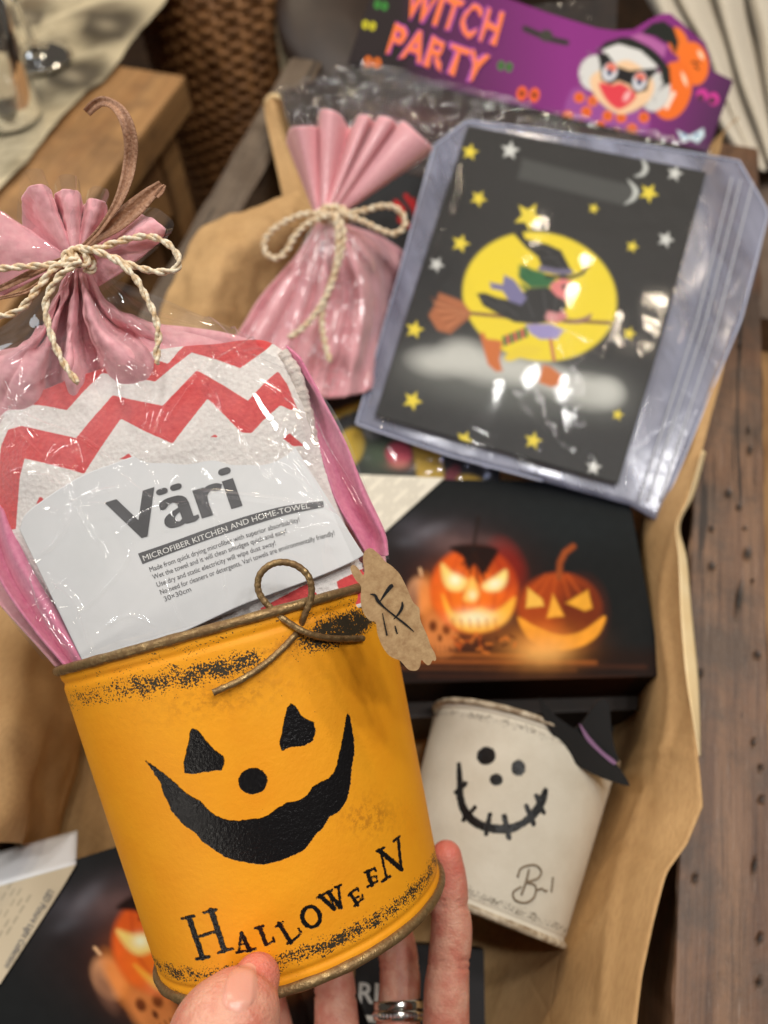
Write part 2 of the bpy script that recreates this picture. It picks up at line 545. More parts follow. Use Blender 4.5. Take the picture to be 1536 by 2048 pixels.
def painted_tin(name, paintc, paint2, ink, speck, stain):
    m = NT(name)
    base = m.mix(m.rng(m.noise(45, 5, 0.6), 0.35, 0.7), C(*paintc), C(*paint2))
    st = m.math('MULTIPLY', m.attr('stain'), m.rng(m.noise(500, 5, .7), 0.45, 0.6))
    base = m.mix(st, base, C(*stain))
    # worn bands: dark specks where noise exceeds the band weight
    n = m.math('ADD', m.math('MULTIPLY', m.noise(1700, 3, 0.6), 0.75), m.math('MULTIPLY', m.noise(260, 3, 0.6), 0.35))
    thr = m.math('SUBTRACT', 0.772, m.math('MULTIPLY', m.attr('scuff'), 0.255))
    sp = m.rng(m.math('SUBTRACT', n, thr), -0.006, 0.008)
    base = m.mix(sp, base, C(*speck))
    rag = m.math('MULTIPLY', m.math('SUBTRACT', m.noise(900, 4, .7), 0.5), 7.0)
    ik = m.rng(m.math('ADD', m.attr('ink'), rag), -0.7, 0.7, 1.0, 0.0)
    base = m.mix(ik, base, C(*ink))
    m.set(base=base, rough=m.math('SUBTRACT', 0.60, m.math('MULTIPLY', ik, 0.34)), spec=0.4)
    m.bump(m.noise(500, 5, .65), 0.24, 0.0006)
    m.bump(m.math('ADD', ik, m.math('MULTIPLY', sp, -0.6)), 0.5, 0.0003)
    m.bump(m.math('MULTIPLY', m.noise(1100, 3, .6), ik), 0.45, 0.0007)
    return m.m
M['tin_orange'] = painted_tin('orange_chalk_paint', (252, 170, 28), (246, 158, 22), (22, 21, 23), (58, 50, 36), (168, 104, 22))
M['tin_white'] = painted_tin('off_white_chalk_paint', (224, 218, 202), (210, 202, 184), (22, 22, 22), (92, 78, 60), (150, 132, 104))

# ------------------------------------------------------------------ text
def text_geo(txt, bold=0.0, space=1.0):
    cu = bpy.data.curves.new('lettering', 'FONT'); cu.body = txt; cu.offset = bold
    cu.space_character = space; cu.resolution_u = 4
    o = bpy.data.objects.new('lettering', cu); COL.objects.link(o)
    dg = bpy.context.evaluated_depsgraph_get(); dg.update()
    me = o.evaluated_get(dg).to_mesh()
    v = np.array([p.co[:] for p in me.vertices]).reshape(-1, 3); f = [tuple(p.vertices) for p in me.polygons]
    o.evaluated_get(dg).to_mesh_clear()
    bpy.data.objects.remove(o); bpy.data.curves.remove(cu)
    return v[:, :2], f

def text_px(txt, start, end, height, bold=0.0, cap=None, shear=0.0, space=1.0):
    """text stretched so its baseline runs start->end (photo pixels) with capital height in pixels; returns px coords"""
    v, f = text_geo(txt, bold, space)
    x0, x1 = v[:, 0].min(), v[:, 0].max()
    y1 = 0.73 if cap is None else cap
    s = np.array(start, float); e = np.array(end, float)
    d = e - s; up = np.array([d[1], -d[0]]); up /= np.linalg.norm(up)
    t = (v[:, 0] - x0) / (x1 - x0)
    hh = (v[:, 1] / y1) * height
    return s + t[:, None] * d + hh[:, None] * up + shear * hh[:, None] * d / np.linalg.norm(d), f

# ================================================================== THE SETTING
ang = math.radians(14.0)
U = np.array([math.sin(ang), math.cos(ang), 0])       # crate runs away from the viewer
W = np.array([math.cos(ang), -math.sin(ang), 0])      # to the crate's right
Z = np.array([0, 0, 1.0])
fl = link('floor', [(-3, -2, -.35), (3, -2, -.35), (3, 5, -.35), (-3, 5, -.35)], [(0, 1, 2, 3)], M['floorwood'], None, False)
fl['kind'] = 'structure'

RZ = 0.14
# --- crate
pr = PZ(1366, 1500, RZ); r0 = pr - U * (pr @ U)      # point of the inner edge line of the right rail (perp. offset)
wr = (pr @ W)
pl = PZ(455, 470, RZ); wl = pl @ W                       # outer/inner line of the left rail
crate_c = W * (wr + wl) / 2 + U * 0.26; crate_c[2] = 0.0
crate = thing('wooden_crate', 'old weathered wooden crate lined with brown paper and holding the party goods', 'crate', crate_c)
M['rail'] = None
def rail_mat(nm, a, b, c):
    m = NT(nm)
    rot = -ang
    g1 = m.noise(1.0, 6, 0.65, ((70, 4, 70), (0, 0, ang)), 0.6)
    g2 = m.noise(1.0, 6, 0.75, ((420, 14, 420), (0, 0, ang)), 0.3)
    big = m.noise(22, 5, 0.65)
    col = m.mix(m.rng(g1, 0.36, 0.64), C(*a), C(*b))
    col = m.mix(m.rng(big, 0.46, 0.62, 0, .8), col, C(*c))
    col = m.mix(m.rng(g2, 0.48, 0.7, 0, 0.7), col, C(48, 32, 26))
    col = m.mix(m.rng(m.noise(1.0, 4, .7, ((900, 40, 900), (0, 0, ang))), 0.6, 0.75, 0, .5), col, C(176, 156, 142))
    crk = m.rng(m.noise(1.0, 5, .6, ((110, 5, 110), (0, 0, ang)), .8), .635, .66)
    col = m.mix(m.math('MULTIPLY', crk, .85), col, C(30, 20, 16))
    col = m.mix(m.attr('hole'), col, C(14, 10, 8))
    m.set(base=col, rough=0.5, spec=0.45)
    m.bump(g2, 0.5, 0.0005); m.bump(m.noise(240, 4), 0.4, 0.0006)
    m.bump(m.math('MULTIPLY', m.attr('hole'), -1.0), 0.7, 0.0015)
    return m.m
M['rail_r'] = rail_mat('weathered_reddish_board', (104, 74, 56), (132, 100, 76), (80, 66, 56))
M['rail_l'] = rail_mat('weathered_grey_board', (92, 78, 66), (114, 98, 82), (80, 64, 50))
def rail(w0, w1, u0, u1, z0, z1, mat, holes=None, name='rail'):
    """board with a dense top sheet so that nail holes and cracks can sit on it"""
    nu = 46 if holes is not None else 10; nv = 420 if holes is not None else 60
    a = np.linspace(w0, w1, nu); b = np.linspace(u0, u1, nv)
    P = a[None, :, None] * W + b[:, None, None] * U + Z * z1
    ed = nz(P[:, :1], 30, 3)[:, 0] * 0.0012
    P[:, 0] += ed[:, None] * W; P[:, -1] += ed[::-1, None] * W
    P = P.copy(); P[..., 2] += nz(P, 18, 5, 2) * 0.0008
    P[:, 0, 2] -= .0012; P[:, -1, 2] -= .0012
    X, Y = PROJ(P.reshape(-1, 3)); h = np.zeros(len(X))
    for q in (holes or []):
        hx, hy, rx, ry = q
        h = np.maximum(h, np.clip(1.3 - np.maximum(sd_ell(X, Y, hx, hy, rx, ry, 8) / min(rx, ry) + 1, 0), 0, 1))
    n = nv * nu
    bot = P.reshape(-1, 3).copy()
    ring = [j for j in range(nu)] + [i * nu + nu - 1 for i in range(1, nv)] + [(nv - 1) * nu + j for j in range(nu - 2, -1, -1)] + [i * nu for i in range(nv - 2, 0, -1)]
    low = bot[ring].copy(); low[:, 2] = z0
    F = gfaces(nv, nu); nb = len(ring)
    for k in range(nb):
        k2 = (k + 1) % nb
        F.append((ring[k], ring[k2], n + k2, n + k))
    F.append(tuple(n + k for k in range(nb)))
    o = link(name, np.vstack([bot, low]), F, mat, crate, False, {'hole': np.r_[h, np.zeros(nb)]})
    return o
HOLES = [(1457, 987, 8, 9), (1477, 1015, 5, 7), (1423, 1058, 6, 7), (1490, 1057, 5, 5), (1495, 1108, 9, 14), (1424, 1133, 8, 9),
         (1505, 1162, 4, 5), (1478, 1200, 7, 36), (1515, 1310, 9, 8), (1400, 1347, 6, 9), (1507, 1485, 5, 8), (1521, 1535, 6, 7),
         (1523, 1600, 7, 8), (1509, 1732, 6, 17), (1390, 1757, 6, 10), (1520, 1877, 7, 12), (1518, 1966, 8, 10), (1500, 900, 6, 12),
         (1497, 860, 4, 10), (1478, 690, 4, 8)]
rail(wr, wr + 0.040, -0.12, 0.62, 0.02, RZ, M['rail_r'], HOLES, 'rail')
rail(wl - 0.030, wl, -0.12, 0.66, 0.02, RZ, M['rail_l'], None, 'rail')
v, f = box_mesh((W * (wl + wr) / 2 + U * 0.635 + Z * 0.075), W * (wr - wl) / 2, U * 0.012, Z * 0.055)
link('end_board', v, f, M['rail_l'], crate, False)
v, f = box_mesh((W * (wl + wr) / 2 + U * -0.125 + Z * 0.075), W * (wr - wl) / 2, U * 0.012, Z * 0.055)
link('end_board', v, f, M['rail_l'], crate, False)
v, f = box_mesh((W * (wl + wr) / 2 + U * 0.25 + Z * 0.012), W * ((wr - wl) / 2 + .02), U * 0.39, Z * 0.009)
link('bottom_board', v, f, M['floorwood'], crate, False)

# --- bench under the crate
bench = thing('wooden_bench', 'low tan wooden bench that carries the weathered crate', 'bench', W * (wr + .02) + U * .25 + Z * (-.35))
tanw = wood('tan_bench_wood', (168, 124, 76), (186, 142, 92), (150, 106, 62), ang, 0.5)
box('bench_top', W * ((wl + wr) / 2 + 0.075) + U * 0.25 + Z * (-0.012), W * ((wr - wl) / 2 + 0.09), U * 0.42, Z * 0.0145, tanw, bench)
for sx in (-1, 1):
    for sy in (-1, 1):
        box('leg', W * ((wl + wr) / 2 + 0.075 + sx * ((wr - wl) / 2 + .05)) + U * (0.25 + sy * .38) + Z * (-0.188), W * .02, U * .02, Z * .1615, tanw, bench)

# --- table at the back left
TZ = 0.05
A_ = PZ(447, 22, TZ); B_ = PZ(372, 150, TZ); Cc = PZ(90, 520, TZ)
e1 = (Cc - B_); e1 /= np.linalg.norm(e1)              # along the front edge, to the left
e2 = np.cross(Z, e1); 
if e2 @ (A_ - B_) < 0: e2 = -e2
trot = math.pi / 2 - math.atan2(e1[1], e1[0])
tabw = wood('honey_table_wood', (186, 142, 92), (160, 116, 72), (128, 94, 62), trot, 0.6, 0.5, .5, .9)
tabd = wood('table_front_wood', (196, 148, 96), (172, 126, 78), (130, 92, 60), trot, 0.6, 0.55, .5, .9)
tb = thing('wooden_table', 'honey brown rustic wooden table with a newspaper runner on top', 'table', B_ + e1 * .2 + Z * (-.35 - TZ))
box('table_top', B_ + e1 * .45 + e2 * .30 - Z * 0.02, e1 * .45, e2 * .30, Z * .02, tabw, tb, .004)
box('apron', B_ + e1 * .47 + e2 * .025 - Z * 0.085, e1 * .40, e2 * .008, Z * .0445, tabd, tb, .002)
box('leg', B_ + e1 * .045 + e2 * .035 - Z * 0.221, e1 * .020, e2 * .020, Z * .18, tabw, tb, .003)
box('leg', B_ + e1 * .045 + e2 * .53 - Z * 0.221, e1 * .020, e2 * .020, Z * .18, tabw, tb, .003)
box('leg', B_ + e1 * .85 + e2 * .03 - Z * 0.221, e1 * .020, e2 * .020, Z * .18, tabw, tb, .003)
box('shelf_panel', B_ + e1 * .47 + e2 * .05 - Z * 0.24, e1 * .39, e2 * .008, Z * .10, tabd, tb, .002)
box('side_apron', B_ + e1 * .045 + e2 * .29 - Z * 0.085, e1 * .008, e2 * .205, Z * .0445, tabd, tb, .002)

# --- newspaper on the table
def news_draw(X, Y):
    c = Cv(X, Y, (214, 200, 168))
    for (x, y, rx, ry, rot, col, a) in [(222, 52, 80, 40, -20, (70, 62, 52), 1), (160, 150, 70, 34, -18, (60, 54, 46), 1), (60, 200, 60, 24, -18, (120, 110, 92), .9), (100, 95, 40, 22, -20, (120, 112, 96), .8), (195, 20, 60, 14, -15, (110, 100, 84), .8),
                                       (40, 30, 80, 30, -15, (90, 82, 68), .9), (60, 6, 40, 14, -10, (120, 104, 84), .7),
                                       (-60, 150, 60, 40, -10, (120, 110, 90), .6), (30, 330, 30, 14, -20, (150, 136, 108), .5)]:
        c.blob(x, y, rx, ry, rot, col, a, 4)
    d = Y * 0.94 + X * 0.34
    for k in range(60):
        y0 = -60 + k * 13
        if k % 7 == 3: continue
        m = np.clip(1 - np.abs(d - y0) / 3.6, 0, 1) * (0.75 + 0.25 * np.sin(X * .13 + k * 2.1))
        m *= ((X > 95 + 10 * math.sin(k)) & (X < 215)) | ((X < 80))
        c.c = c.c * (1 - 0.8 * m[:, None]) + s2l((110, 98, 78)) * 0.8 * m[:, None]
    for q_ in ([(180, 22), (262, 36), (246, 80), (164, 66)], [(104, 128), (192, 138), (182, 176), (92, 168)], [(20, 20), (90, 24), (80, 52), (10, 50)], [(-60, 210), (40, 222), (30, 262), (-70, 250)]):
        c.poly(q_, (92, 84, 72), 3, .9)
        c.blob((q_[0][0] + q_[2][0]) / 2, (q_[0][1] + q_[2][1]) / 2, 24, 12, 10, (170, 158, 134), .8)
    c.grain(0.15, 0.03)
    return c.c
edge = [(360, -60), (330, 10), (300, 45), (272, 75), (250, 110), (235, 135), (205, 165), (170, 190), (130, 235), (85, 285), (45, 335), (0, 382), (-60, 450)]
far = [(-160, -160)] * 13
rows = [[(x, y, dz(x, y, TZ + .003)) for x, y in edge]]
R2 = []
for k in range(1, 6):
    t = k / 5
    R2.append([(x * (1 - t) + (x - 420) * t, y * (1 - t) + (y - 190 * 1.0) * t) for x, y in edge])
rows += [[(x, y, dz(x, y, TZ + .003)) for x, y in r] for r in R2]
P = loft(rows, 90, 70)
P[..., 2] = TZ + 0.003 + 0.0022 * (1 + nz(P, 22, 2))
o = grid('newspaper_sheet', P, M['newsprint'], None, 0.0004, news_draw)
tag(o, 'cream printed newspaper sheet lying on the honey brown table', 'newspaper')

# --- glassware on the newspaper
gm = NT('clear_glass'); gm.set(base=(1, 1, 1), rough=0.02, trans=1.0, ior=1.45); M['glass'] = gm.m
def glass_tumbler(px, py, r, h, name, lab):
    c = PZ(px, py, TZ + .0085)
    prof = [(0, 0.0001), (0, r * .92), (.004, r), (h * .5, r * 1.04), (h, r * 1.12), (h + .0006, r * 1.10), (h, r * 1.07), (h * .5, r * .98), (.012, r * .90), (.009, r * .7), (.008, .0001)]
    P = lathe_geo(c, Z, RIGHT, np.array([0, 1.0, 0]), prof, 64)
    t = link(name, P, gfaces(len(prof), 64, True), M['glass'], None)
    tag(t, lab, 'glass'); return t
glass_tumbler(18, 232, .034, .10, 'glass_tumbler', 'clear glass tumbler with thick base at the left edge of the newspaper')
c = PZ(75, 118, TZ + .0085)
prof = [(0, .0001), (0, .036), (.0012, .037), (.003, .030), (.006, .012), (.012, .0045), (.06, .004), (.068, .012), (.085, .030), (.12, .036), (.1205, .035), (.086, .028), (.071, .008), (.070, .0001)]
P = lathe_geo(c, Z, RIGHT, np.array([0, 1.0, 0]), prof, 64)
tag(link('stemmed_glass', P, gfaces(len(prof), 64, True), M['glass'], None), 'clear stemmed glass with a round foot behind the tumbler', 'glass')

# --- wicker basket
wick = simple('brown_wicker', (184, 130, 78), (140, 94, 52), 30, 0.5, 0.5, 200, 0.002)
bc = PZ(455, 250, -.30)
bc = V(470, 60, 1.10); bc[2] = -.35
bk = thing('wicker_basket', 'brown woven wicker basket standing between the table and the pale post', 'basket', bc)
parts = []
for k in range(44):
    h = .010 + k * .0093; rr = .115 + .018 * h / .4
    th = np.linspace(0, 2 * math.pi, 97)
    wob = 0.0016 * np.where((np.arange(97) // 2 + k) % 2, 1, -1)
    path = bc + np.stack([(rr + wob) * np.cos(th), (rr + wob) * np.sin(th), np.full(97, h)], 1)
    parts.append(tube_geo(path, .0043, 6, False))
v, f = merge(parts); link('weave', v, f, wick, bk)
parts = []
for k in range(24):
    q = 2 * math.pi * k / 24
    parts.append(tube_geo([bc + np.array([.115 * math.cos(q), .115 * math.sin(q), 0.005]), bc + np.array([.133 * math.cos(q), .133 * math.sin(q), .41])], .005, 6))
v, f = merge(parts); link('stakes', v, f, wick, bk)
th = np.linspace(0, 2 * math.pi, 80)
path = bc + np.stack([.134 * np.cos(th), .134 * np.sin(th), np.full(80, .415)], 1)
v, f = tube_geo(path, .011, 10, False); link('rim', v, f, wick, bk)

# --- pale post and dark round seat back, behind the crate
post = simple('pale_painted_wood', (164, 150, 122), (150, 134, 104), 30, 0.6, 0.2, 100)
p0 = V(556, -40, 1.0); p1 = V(590, 200, 1.0)
dv = (p1 - p0); 
base = p0.copy()
pd = dv / np.linalg.norm(dv)
tL = (-.35 - p0[2]) / pd[2]
foot = p0 + pd * tL; topp = p0 - pd * .12
o = box('pale_post', (foot + topp) / 2, (foot - topp) / 2, np.cross(pd, FWD) * .0125, FWD * .0125, post, None, .003)
tag(o, 'slanting pale painted wooden post behind the back left crate corner', 'post')
leath = simple('dark_brown_leather', (62, 48, 40), (52, 40, 34), 30, 0.5, 0.2, 120)
cs = V(690, 70, .98)
th = np.linspace(0, 2 * math.pi, 48, endpoint=False)
nrm = -FWD * .8 + np.array([.3, 0, .2]); nrm /= np.linalg.norm(nrm)
ux = np.cross(nrm, Z); ux /= np.linalg.norm(ux); uy = np.cross(ux, nrm)
prof = [(-.02, .0001), (-.02, .075), (-.014, .084), (0, .088), (.012, .084), (.02, .07), (.026, .04), (.028, .0001)]
P = np.stack([cs + nrm * h + r * (np.cos(th)[:, None] * ux + 1.15 * np.sin(th)[:, None] * uy) for h, r in prof])
st_ = thing('round_back_stool', 'dark brown round-backed chair standing behind the crate', 'chair', np.array([cs[0], cs[1], -.35]))
link('backrest', P, gfaces(len(prof), 48, True), leath, st_)
lf = []
for sx in (-1, 1):
    lf.append(tube_geo([cs + ux * sx * .06, np.array([cs[0] + sx * .09, cs[1] + .03, -.35])], .009, 8))
for g in lf: link('leg', g[0], g[1], leath, st_)

# --- white gathered cloth at the back right
def cloth_rows():
    rows = []
    us = [0, .05, .13, .16, .2, .31, .34, .37, .5, .53, .57, .72, .75, .79, .93, 1.0]
    for k, (y, x0, x1, dd) in enumerate([(-120, 1230, 1700, .86), (0, 1290, 1680, .84), (90, 1350, 1660, .82), (180, 1400, 1640, .79), (270, 1452, 1630, .76), (330, 1490, 1620, .73)]):
        r = []
        for j, t in enumerate(us):
            deep = j % 3 == 0
            r.append((x0 + (x1 - x0) * (t + .012 * math.sin(k * 1.7 + j)), y + 14 * math.sin(j * 1.7), dd + (0.050 if deep else -0.010 + .006 * math.sin(j * 2.3 + k))))
        rows.append(r)
    return rows
P = loft(cloth_rows(), 160, 60)
clm = fabric('white_gauze', (222, 214, 198), (204, 194, 176), 500, .5, .9, .4)
o = grid('white_cloth', P, clm, None, 0.0012)
tag(o, 'off-white gathered gauze cloth hanging in folds behind the purple header card', 'cloth')
grey = wood('grey_back_board', (116, 98, 84), (98, 80, 66), (130, 112, 98), .2, .5)
q0 = V(1500, 300, .70); q1 = V(1500, 640, .60)
g_ = (q1 - q0)
o = box('grey_plank', np.array([V(1560, 380, .66)[0], V(1560, 380, .66)[1] + .02, -.08]), W * .055, U * .13, Z * .12, grey, None)
o = tag(o, 'grey-brown weathered plank standing beside the crate under the white cloth', 'plank')

# ================================================================== KRAFT LINER
kr = thing('paper_liner', 'crumpled brown kraft paper lining the crate under all the goods', 'paper', W * (wl + wr) / 2 + U * .2 + Z * .025)
# bottom sheet
def bottom_sheet():
    a = np.linspace(wl + .006, wr - .012, 80); b = np.linspace(-.11, .61, 150)
    P = a[None, :, None] * W + b[:, None, None] * U + Z * .040
    P = P + Z * (nz(P, 9, 1, 3) * .008 + np.abs(nz(P, 20, 4, 2)) * .006)[..., None]
    return P
grid('base_sheet', bottom_sheet(), M['kraft'], kr, .0005)
# right wall of paper: from its free upper edge down into the crate
edge = [(1490, 500, .505), (1468, 640, .475), (1440, 770, .455), (1405, 900, .440), (1375, 1000, .425), (1355, 1050, .412), (1358, 1120, .400), (1362, 1230, .385),
        (1372, 1350, .368), (1388, 1450, .356), (1398, 1520, .345), (1406, 1612, .333), (1375, 1690, .327), (1335, 1745, .324), (1308, 1850, .318), (1285, 1950, .310), (1272, 2048, .304), (1262, 2160, .296)]
edge = [(x, y, d) if y < 1000 else (x, y, float(dz(x, y, .151))) for x, y, d in edge]
mid = [(1440, 520, .52), (1420, 660, .49), (1400, 790, .47), (1365, 910, .455), (1330, 1010, .442), (1315, 1075, .432), (1316, 1150, .42), (1320, 1250, .405),
       (1325, 1360, .392), (1325, 1450, .38), (1318, 1530, .370), (1300, 1620, .360), (1275, 1700, .352), (1245, 1770, .348), (1215, 1860, .340), (1190, 1955, .332), (1170, 2050, .325), (1160, 2160, .317)]
mid = [(x, y, d) if y < 1000 else (x - 22, y, float(dz(x - 22, y, .122))) for x, y, d in mid]
low = [(x - 70 - max(0, (y - 1400)) * .22, y + 10, float(dz(x - 70 - max(0, (y - 1400)) * .22, y + 10, .060))) for x, y, d in mid]
low2 = [(x - 150, y + 5, float(dz(x - 150, y + 5, .052))) for x, y, d in low]
P = loft([edge, mid, low, low2], 150, 40, lin)
P += normals(P) * (nz(P, 12, 6, 2) * .0012 + ridges(P, [([(1398, 1520), (1330, 1500), (1240, 1520)], 7, .0012), ([(1355, 1050), (1320, 1200), (1340, 1400), (1310, 1600)], 8, .0014), ([(1335, 1745), (1270, 1700), (1200, 1720)], 7, -.0012), ([(1300, 1560), (1240, 1750), (1200, 2048)], 9, .0016), ([(1380, 1380), (1290, 1640)], 6, -.0008), ([(1230, 1800), (1120, 1950)], 6, .0012)]))[..., None]
grid('right_wall_sheet', P, M['kraft'], kr, .0005)
# turned-over lip between paper edge and rail, its lit face painted in paler kraft
lipA = [(1405, 900, .441), (1375, 1000, .426), (1352, 1050, .413), (1358, 1120, .401), (1362, 1230, .386), (1372, 1350, .369), (1386, 1440, .357), (1398, 1512, .346)]
lipB = [(1412, 905, .444), (1388, 990, .430), (1360, 1052, .416), (1374, 1120, .405), (1384, 1230, .390), (1396, 1350, .373), (1400, 1440, .361), (1401, 1514, .348)]
lipA = [(x, y, float(dz(x, y, .1515))) for x, y, d in lipA]; lipB = [(x, y, float(dz(x, y, .147))) for x, y, d in lipB]
P = loft([lipA, lipB], 80, 6)
grid('turned_lip', P, M['kraft_lit'], kr, .0003)
# left side bulge and the tall left corner
ed = [(300, 700, .50), (335, 590, .50), (372, 505, .505), (410, 455, .51), (470, 425, .515), (530, 405, .52), (570, 390, .525), (600, 380, .53)]
m1 = [(330, 760, .48), (380, 650, .475), (420, 565, .475), (450, 510, .48), (500, 480, .49), (545, 460, .50), (590, 445, .505), (620, 440, .52)]
m2 = [(380, 800, .47), (440, 700, .48), (480, 630, .49), (510, 580, .50), (550, 540, .51), (590, 520, .52), (620, 510, .52), (650, 500, .53)]
m3 = [(x + 40, y + 60, d + .02) for x, y, d in m2]
P = loft([ed, m1, m2, m3], 90, 50)
P += normals(P) * (nz(P, 25, 8, 3) * .003)[..., None]
grid('left_bulge_sheet', P, M['kraft'], kr, .0005)
c1 = [(528, 205, .60), (532, 240, .595), (545, 300, .58), (556, 350, .57), (566, 400, .56), (575, 470, .55)]
c2 = [(548, 192, .595), (560, 235, .59), (585, 300, .575), (600, 360, .565), (618, 420, .555), (630, 480, .55)]
c3 = [(600, 200, .615), (620, 250, .61), (640, 320, .60), (655, 380, .59), (665, 440, .58), (670, 500, .57)]
P = loft([c1, c2, c3], 60, 30)
grid('corner_sheet', P, M['kraft'], kr, .0006)
path = pxpath([(532, 205, .60), (545, 193, .595), (568, 196, .59), (590, 192, .60)], 24)
v, f = tube_geo(path, .0022, 8); link('corner_roll', v, f, M['kraft_lit'], kr)
# right back corner
c1 = [(1478, 235, .60), (1450, 262, .59), (1440, 300, .58), (1425, 350, .56)]
c2 = [(1472, 238, .602), (1420, 290, .595), (1395, 320, .585), (1380, 350, .57)]
P = loft([c1, c2], 30, 14); grid('back_corner_sheet', P, M['kraft'], kr, .0006)
# left wall, mostly behind the held bag and in the lower left
lw = [(-230, 1690, .36), (-150, 1600, .39), (-110, 1300, .42), (-40, 1000, .45), (80, 800, .48), (300, 690, .50)]
lw2 = [(0, 1684, .375), (30, 1600, .405), (70, 1350, .43), (100, 1100, .455), (220, 900, .475), (360, 780, .48)]
lw3 = [(110, 1700, .385), (120, 1650, .415), (180, 1420, .44), (260, 1200, .46), (360, 1000, .475), (450, 850, .485)]
lw = [(x, y, float(dz(x, y, .152))) for x, y, d in lw]; lw2 = [(x, y, float(dz(x, y, .135))) for x, y, d in lw2]; lw3 = [(x, y, float(dz(x, y, .062))) for x, y, d in lw3]
P = loft([lw, lw2, lw3], 120, 40)
P += normals(P) * (nz(P, 14, 9, 3) * .006)[..., None]
grid('left_wall_sheet', P, M['kraft'], kr, .0005)

# ================================================================== GOODS IN THE CRATE
def quad_px(c00, c10, c11, c01, nu, nv):
    """corner order: TL, TR, BR, BL, each (px,py,d); bilinear in space"""
    a, b, c, d = [V(*q) for q in (c00, c10, c11, c01)]
    s = np.linspace(0, 1, nu)[None, :, None]; t = np.linspace(0, 1, nv)[:, None, None]
    return (a * (1 - s) + b * s) * (1 - t) + (d * (1 - s) + c * s) * t

# --- lit pumpkin picture
def pumpkin_art(X, Y):
    c = Cv(X, Y, (22, 24, 25))
    c.blob(1060, 1040, 280, 60, 5, (30, 35, 37), .9)
    c.blob(850, 1080, 110, 60, 0, (52, 50, 54), .8)
    c.blob(830, 1060, 40, 25, 20, (74, 74, 82), .6)
    c.blob(905, 1085, 60, 26, 10, (112, 92, 92), .7); c.blob(860, 1062, 40, 14, -20, (104, 104, 112), .7); c.blob(985, 1088, 40, 18, 20, (96, 76, 76), .6); c.blob(815, 1085, 26, 12, 0, (88, 90, 98), .7); c.blob(930, 1060, 22, 18, 40, (70, 62, 66), .6)
    c.blob(790, 1130, 60, 60, 0, (30, 24, 24), .8)
    c.poly([(640, 1290), (1400, 1300), (1400, 1420), (600, 1420)], (30, 18, 14), 14)
    for x0, x1, y, col, w in [(820, 1190, 1322, (176, 96, 40), 7), (800, 1150, 1336, (108, 60, 28), 5), (830, 1050, 1308, (196, 110, 44), 5), (1050, 1290, 1330, (70, 38, 24), 6), (840, 1270, 1352, (66, 34, 20), 5)]:
        c.line([(x0, y), (x1, y + 4)], w, col, 5, .8)
    # skull and candle at the left
    c.ell(838, 1190, 24, 36, 0, (206, 150, 106), 5); c.ell(852, 1200, 16, 44, 0, (246, 150, 70), 7, .8); c.ell(824, 1205, 12, 34, 0, (120, 88, 72), 6, .7)
    c.line([(843, 1150), (840, 1138)], 5, (250, 200, 150), 2)
    c.ell(880, 1265, 34, 46, -10, (214, 132, 70), 8)
    c.ell(866, 1252, 8, 11, 0, (60, 24, 12), 3); c.ell(893, 1258, 8, 11, 0, (60, 24, 12), 3); c.ell(880, 1276, 4, 7, 0, (60, 24, 12), 2)
    for k in range(5): c.line([(862 + k * 9, 1292), (863 + k * 9, 1306)], 2.5, (90, 40, 16), 1.5, .8)
    # bright pumpkin
    c.blob(945, 1180, 110, 100, 0, (120, 40, 16), .35)
    c.ell(948, 1180, 88, 86, 0, (226, 92, 30), 6)
    c.blob(935, 1200, 70, 60, 0, (255, 130, 30), .8)
    for dx in (-52, -24, 10, 44, 68): c.line([(948 + dx * .5, 1100), (948 + dx * 1.05, 1170), (948 + dx * .7, 1258)], 4, (190, 66, 22), 4, .55)
    c.ell(1015, 1130, 30, 50, -25, (150, 30, 18), 12, .6)
    c.curve([(900, 1095), (945, 1088), (995, 1098), (985, 1125), (965, 1150), (950, 1130), (935, 1140), (925, 1115)], (34, 16, 12), 4)
    for x, y in ((940, 1140), (955, 1155), (968, 1150), (975, 1135), (925, 1120)): c.line([(950, 1108), (x, y + 8)], 5, (44, 20, 12), 3, .8)
    c.line([(946, 1100), (951, 1070), (957, 1035)], 7, (36, 24, 20), 3, .8)
    c.curve([(884, 1128), (905, 1145), (934, 1160), (925, 1180), (900, 1180), (886, 1160)], (255, 222, 120), 5)
    c.curve([(1012, 1140), (992, 1152), (965, 1170), (975, 1182), (1000, 1180), (1013, 1162)], (255, 226, 130), 5)
    c.curve([(944, 1155), (958, 1185), (948, 1203), (928, 1200), (932, 1180)], (255, 200, 96), 5)
    c.curve([(885, 1190), (905, 1222), (935, 1225), (960, 1215), (990, 1222), (1030, 1195), (1015, 1240), (975, 1262), (930, 1262), (900, 1240)], (255, 186, 62), 5)
    c.blob(950, 1235, 40, 16, 0, (255, 246, 200), 1); c.blob(910, 1160, 14, 12, 20, (255, 250, 214), .95); c.blob(990, 1168, 16, 10, -20, (255, 250, 214), .95); c.blob(945, 1190, 9, 10, 0, (255, 240, 190), .9)
    for k in range(6): c.line([(905 + k * 17, 1238), (907 + k * 17, 1256)], 3, (190, 80, 24), 2, .6)
    # second pumpkin
    c.ell(1118, 1218, 84, 72, 0, (168, 66, 22), 6)
    c.ell(1162, 1225, 48, 66, 0, (86, 34, 16), 16, .75)
    for dx in (-60, -36, -10, 20, 46): c.line([(1116 + dx * .4, 1150), (1116 + dx * 1.1, 1195)], 4, (214, 96, 34), 4, .5)
    c.line([(1118, 1155), (1120, 1125), (1130, 1105), (1146, 1093)], 12, (150, 72, 32), 3)
    c.poly([(1056, 1176), (1084, 1198), (1088, 1212), (1052, 1216)], (248, 190, 80), 3)
    c.poly([(1132, 1206), (1176, 1180), (1184, 1216), (1170, 1222)], (240, 170, 54), 3)
